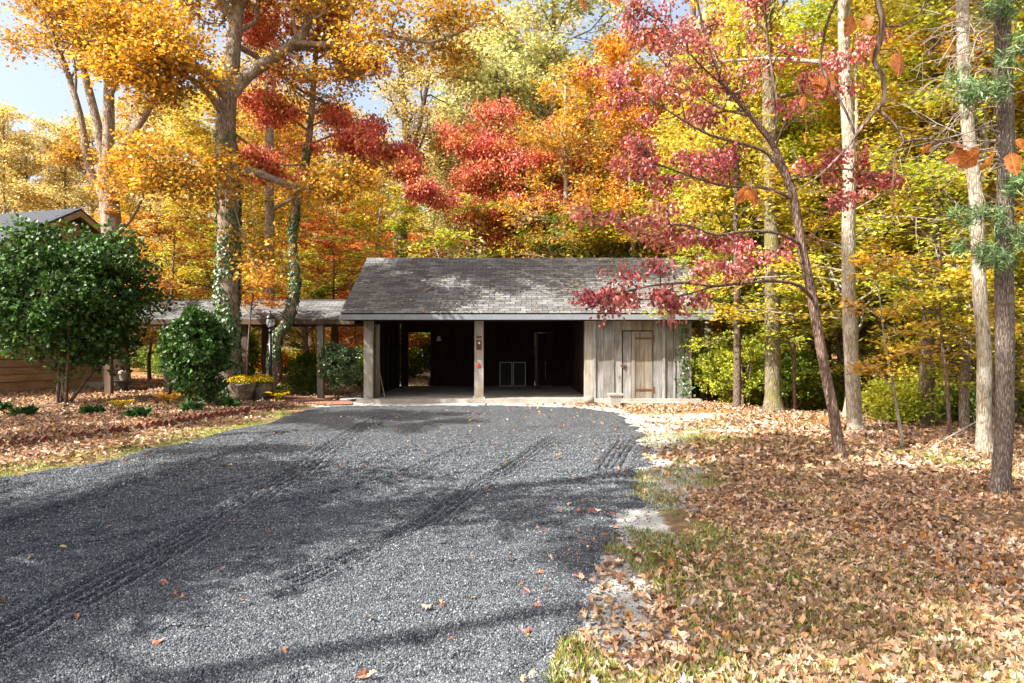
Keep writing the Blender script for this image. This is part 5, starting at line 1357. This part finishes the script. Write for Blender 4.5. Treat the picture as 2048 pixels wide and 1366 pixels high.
for a in (('under', 950, 31, 1.0, 'yellowgreen'), ('under', 870, 34, 1.0, 'redorange'), ('under', 780, 33, 1.1, 'redorange'), ('under', 1150, 29, 1.1, 'green'), ('under', 1210, 28.5, 1.15, 'yellowgreen'), ('under', 1290, 28, 1.15, 'yellow'), ('under', 1350, 29, 1.0, 'yellowgreen'),
          ('under', 1020, 36, 1.2, 'yellowgreen'), ('under', 620, 34, 1.0, 'yellowgreen'), ('under', 560, 31, .95, 'yellow'), ('under', 480, 31, 1.0, 'yellowgreen'), ('under', 400, 28, 1.0, 'yellowgreen'), ('under', 300, 30, 1.05, 'orange'), ('under', 250, 27, 1.0, 'gold'),
          ('under', 690, 38, 1.0, 'orange'), ('under', 830, 42, .9, 'yellow'), ('under', 740, 48, .9, 'yellowgreen'), ('under', 1090, 33, .9, 'orange'),
          ('under', 1440, 24, .8, 'yellowgreen'), ('under', 1500, 30, 1.0, 'rust'), ('under', 1560, 22, .8, 'yellowgreen'), ('under', 1620, 27, .9, 'orange'), ('under', 1700, 19, .75, 'yellowgreen'), ('under', 1780, 22, .8, 'rust'), ('under', 1840, 17.5, .7, 'yellowgreen'), ('under', 1920, 20, .8, 'rust'),
          ('under', 1960, 15.5, .6, 'yellow'), ('under', 2030, 17, .75, 'yellowgreen'), ('under', 2070, 13, .6, 'yellowgreen'), ('under', 1680, 32, 1.1, 'orange'), ('under', 1870, 30, 1.1, 'rust'), ('under', 1420, 34, 1.0, 'orange')): W(*a, barkn=random.choice(['bark_dark', 'bark_oak', 'bark_dog']))
for a in (('mid', 1440, 24, 1.0, 'gold'), ('mid', 1520, 20.5, .9, 'yellowgreen'), ('mid', 1620, 23, 1.0, 'yellow'), ('mid', 1740, 19, .9, 'yellowgreen'), ('mid', 1860, 17, .85, 'yellow'), ('mid', 1990, 17, .9, 'yellowgreen'), ('mid', 2090, 13, .8, 'gold'),
          ('mid', 1340, 31, 1.1, 'yellowgreen'), ('mid', 1690, 15.8, .75, 'yellow'), ('mid', 1930, 13.2, .75, 'yellowgreen'), ('mid', 1820, 27, 1.2, 'gold'), ('tall', 1000, 33, .95, 'palegreen'), ('tall', 1085, 36, 1.05, 'palegreen'), ('tall', 950, 38, .9, 'paleyellow'), ('tall', 1180, 30, .85, 'paleyellow'), ('tall', 1130, 29, .8, 'gold'), ('pole', 1260, 27, .8, 'orange'),
          ('under', 870, 29, 1.2, 'yellowgreen'), ('under', 760, 29.5, 1.2, 'yellow'), ('mid', 440, 27, .9, 'yellow'), ('mid', 1240, 29, .95, 'yellow')): W(*a, barkn=random.choice(['bark_dark', 'bark_pale', 'bark_oak']))
for i in range(30):
    p = 1390 + i * 23 + random.uniform(-10, 10) if i < 26 else 500 + (i - 26) * 55
    W('pole', p, random.uniform(17, 34) if i < 26 else random.uniform(30, 40), random.uniform(.45, .7), random.choice(['yellow', 'yellowgreen', 'gold']), barkn=random.choice(['bark_dark', 'bark_oak', 'bark_pale', 'bark_dog']))
# far rows
rr_ = random.Random(3)
for i in range(74):
    p = -120 + (i * 2290 / 74) + rr_.uniform(-25, 25); D_ = rr_.uniform(46, 80)
    if 80 < p < 235: 
        if rr_.random() < .7: continue
    leaf = rr_.choice(['gold', 'paleyellow', 'orange', 'yellow', 'yellowgreen', 'rust', 'gold2', 'palegreen'] if p > 400 else ['paleyellow', 'yellow', 'gold', 'paleyellow'])
    W('tall' if i % 2 else 'pole', p, D_, rr_.uniform(.85, 1.25) if not (820 < p < 1080) else .8, leaf, barkn=rr_.choice(['bark_dark', 'bark_oak', 'bark_pale']))
for i in range(60):
    p = -60 + (i * 2180 / 60) + rr_.uniform(-20, 20); D_ = rr_.uniform(36, 68)
    W('under', p, D_, rr_.uniform(.9, 1.3), rr_.choice(['orange', 'yellow', 'rust', 'yellowgreen', 'gold', 'redorange']), barkn='bark_dark')
for i in range(30):
    p = 1380 + rr_.uniform(0, 700); D_ = rr_.uniform(19, 36) if p < 1650 else rr_.uniform(14.5, 34)
    W('bush', p, D_, rr_.uniform(.6, 1.05), rr_.choice(['yellowgreen', 'yellowgreen', 'green', 'rust', 'yellow']))
for i in range(34):
    p = 240 + rr_.uniform(0, 900); D_ = rr_.uniform(33, 60)
    W('bush', p, D_, rr_.uniform(.7, 1.2), rr_.choice(['green', 'yellowgreen', 'rust', 'orange']))
# trees standing outside the picture to the left and behind the camera: their shade falls on the drive
for x, y, k_, sc, lf in ((-9.4, -.9, 'layer', .95, 'gold'), (-8.9, 2.6, 'layer', 1.3, 'yellow'), (-13.2, 8.0, 'layer', .85, 'orange'), (-8.4, 3.9, 'under', 1.15, 'rust'), (-17.8, 9.0, 'layer', 1.0, 'red')):
    p = 1024 + x / max(y, .01) * FOC if y > 0 else 0
    z = Gs(x, y); r = root('tree', (x, y, z), f"{CW[lf]} tree with separate heavy boughs outside the picture " + ('to the left' if y > 0 else 'behind the viewer'), 'tree', 'shade trees around the drive')
    a, c = random.choice(PR[k_]); Mx = Matrix.Translation((x, y, z)) @ Matrix.Rotation(random.uniform(0, 6.28), 4, 'Z') @ Matrix.Diagonal((sc, sc, sc, 1))
    inst('trunk', a, Mx, r, M['bark_oak']); inst('crown', c, Mx, r, L[lf])
for lab, rs_ in used_l.items():
    if len(rs_) > 1:
        for k, (p, r) in enumerate(sorted(rs_, key=lambda q: q[0])):
            r["group"] = lab
            r["label"] = lab + (', leftmost' if k == 0 else ', rightmost' if k == len(rs_) - 1 else f', {ORD[min(k, 11)]} from left')

# --- the branch hanging in close at the upper right, from a tree beside the camera
R7 = root('persimmon_tree', (3.4, 1.2, Gs(3.4, 1.2)), 'close overhanging dark branch with large orange leaves at the upper right', 'tree')
b = MB()
def nb_(pts, r0, r1): 
    t = Tree(); t.b = b; return t.limb(pxs(*pts), np.linspace(r0, r1, len(pts)), 7)
dn = 2.7
t_ = Tree(); t_.b = b
t_.limb([(3.4, 1.2, -.1), (3.35, 1.25, 1.5), (3.2, 1.4, 3.0), (2.9, 1.7, 3.9), (2.2, 2.3, 4.1), (1.6, 2.65, 3.75), tuple(px(1757, -60, dn))], [.09, .07, .06, .045, .03, .018, .013], 9)
nb_([(1757, -60, dn), (1755, 0, dn), (1765, 45, dn), (1758, 90, dn), (1748, 120, dn), (1765, 155, dn), (1768, 200, dn), (1755, 218, dn)], .013, .008)
nb_([(1755, 218, dn), (1720, 260, dn), (1690, 300, dn), (1640, 350, dn), (1608, 372, dn + .1)], .007, .003)
nb_([(1608, 372, dn + .1), (1560, 385, dn + .1), (1500, 372, dn + .1)], .003, .0015)
nb_([(1755, 218, dn), (1780, 240, dn), (1800, 265, dn), (1808, 283, dn)], .007, .005)
nb_([(1808, 283, dn), (1850, 278, dn), (1900, 285, dn), (1960, 300, dn - .1), (2010, 305, dn - .2)], .005, .002)
nb_([(1808, 283, dn), (1790, 310, dn), (1787, 350, dn), (1785, 400, dn), (1800, 440, dn)], .004, .0015)
nb_([(1640, 130, dn + .2), (1658, 165, dn + .2), (1690, 220, dn + .2), (1710, 270, dn + .2), (1725, 320, dn + .2)], .006, .004)
nb_([(1757, -60, dn), (1700, -40, dn), (1660, 30, dn + .1), (1645, 90, dn + .2), (1640, 130, dn + .2)], .007, .005)
nb_([(1700, -40, dn), (1500, -50, dn), (1350, -40, dn), (1222, -25, dn), (1165, -15, dn)], .006, .002)
nb_([(1762, 50, dn), (1800, 52, dn), (1840, 25, dn), (1862, -30, dn)], .005, .003)
nb_([(1760, 45, dn), (1725, 38, dn), (1703, 30, dn)], .003, .0015)
nb_([(1758, 100, dn), (1785, 98, dn), (1797, 104, dn)], .003, .0015)
b.build('branch', M['bark_dog'], R7, True)
def near_mesh(seed):
    rs = np.random.default_rng(seed); n, m = 13, 7; V = []
    bend, cup, tw = rs.uniform(-.25, .35), rs.uniform(.2, .9), rs.uniform(-.5, .5)
    for i in range(n):
        u = i / (n - 1); wd = .36 * math.sin(math.pi * u ** .82) ** .75 * (1 - .25 * u) + .002
        for j in range(m):
            v = (j - 3) / 3.0; e_ = 1 + (.09 * rs.normal() if abs(v) == 1 else 0)
            x_ = v * wd * e_; y_ = cup * x_ * x_ * 1.6 * (1 if seed % 2 else -1) + bend * u * u + tw * x_ * u + .012 * rs.normal()
            V.append((x_, y_, -u))
    F_ = [(i * m + j, i * m + j + 1, (i + 1) * m + j + 1, (i + 1) * m + j) for i in range(n - 1) for j in range(m - 1)]
    o = meshobj('leaf', V, np.array(F_), L['near'], None, True); me = o.data; bpy.data.objects.remove(o); return me
NL = [near_mesh(k) for k in range(6)]
for x, y, ln, rot, yaw in ((1797, 104, 52, 5, 10), (1703, 30, 45, 12, 30), (1732, 30, 36, -8, -20), (1640, 150, 48, 12, 0), (1618, 152, 40, -20, 40), (1610, 192, 30, 10, 10), (1688, 188, 32, 0, 50), (1650, 148, 38, -30, -50),
                       (1500, 372, 42, 20, 20), (1492, 380, 30, -30, -30), (1502, 376, 46, -10, 40), (1165, -15, 42, 0, 60), (1222, -25, 52, -8, 10), (1612, 262, 26, 5, 70), (1960, 298, 60, 55, 40), (1990, 300, 48, 20, 60), (2022, 305, 50, -10, -20), (1940, 310, 44, 75, 20), (1900, 287, 30, -60, 30), (2030, 280, 40, -50, 10), (1752, 85, 40, 12, 70), (1790, 400, 20, 0, 50), (1862, 290, 24, 30, 20)):
    q = px(x, y, dn + (.2 if x < 1700 and 100 < y < 260 else 0)); s_ = ln / FOC * dn
    ML = Matrix.Translation(q) @ Matrix.Rotation(math.radians(rot), 4, 'Y') @ Matrix.Rotation(math.radians(yaw), 4, 'Z') @ Matrix.Rotation(math.radians(random.uniform(-20, 20)), 4, 'X') @ Matrix.Scale(s_, 4)
    inst('leaf', random.choice(NL), ML, R7)
    p0 = ML.translation; b2 = MB().tube([p0, p0 + Vector((.004, 0, .012)), p0 + Vector((.002, 0, .03))], .0011, 4, cap=False); b2.build('stalk', M['bark_dog'], R7)

# --- dead wood on the leaves
def deadwood(pts, r0, lab):
    P_ = pxs(*pts); b = MB(); b.tube(P_, np.linspace(r0, r0 * .3, len(P_)), 6)
    for k in range(1, len(P_) - 1):
        for q in range(3):
            e_ = unit(rng.normal(0, 1, 3) + np.array([.3, 0, .5])); b.tube([P_[k], P_[k] + e_ * .18, P_[k] + unit(e_ + rng.normal(0, .4, 3)) * .36], [r0 * .35, r0 * .2, r0 * .08], 4, cap=False)
    tag(b.build('fallen_branch', M['twig'], None, True), lab, 'branch')
deadwood([(1868, 892, 11.0), (1905, 870, 11.1), (1950, 845, 11.2), (1994, 818, 11.3)], .018, 'pale dead branch propped up against the blotched trunk at the right')
deadwood([(1700, 882, 11.8), (1735, 850, 11.9), (1730, 815, 12.0)], .01, 'short forked dead twig at the foot of the pale straight trunk')
x, y = scatter(2600, 3.2, 16, lambda x, y: litter_w(x, y) > .4); b = MB(); n = min(len(x), 260)
for i in range(n):
    a = rng.uniform(0, 6.28); l_ = rng.uniform(.06, .28); p0 = np.array([x[i], y[i], Gs(x[i], y[i]) + .02]); d_ = np.array([math.cos(a), math.sin(a), rng.uniform(-.02, .12)])
    b.tube([p0, p0 + d_ * l_ * .5 + rng.normal(0, .008, 3), p0 + d_ * l_], [.004, .003, .0015], 4, cap=False)
tag(b.build('twigs', M['twig']), 'small broken twigs lying among the fallen leaves', kind='stuff')
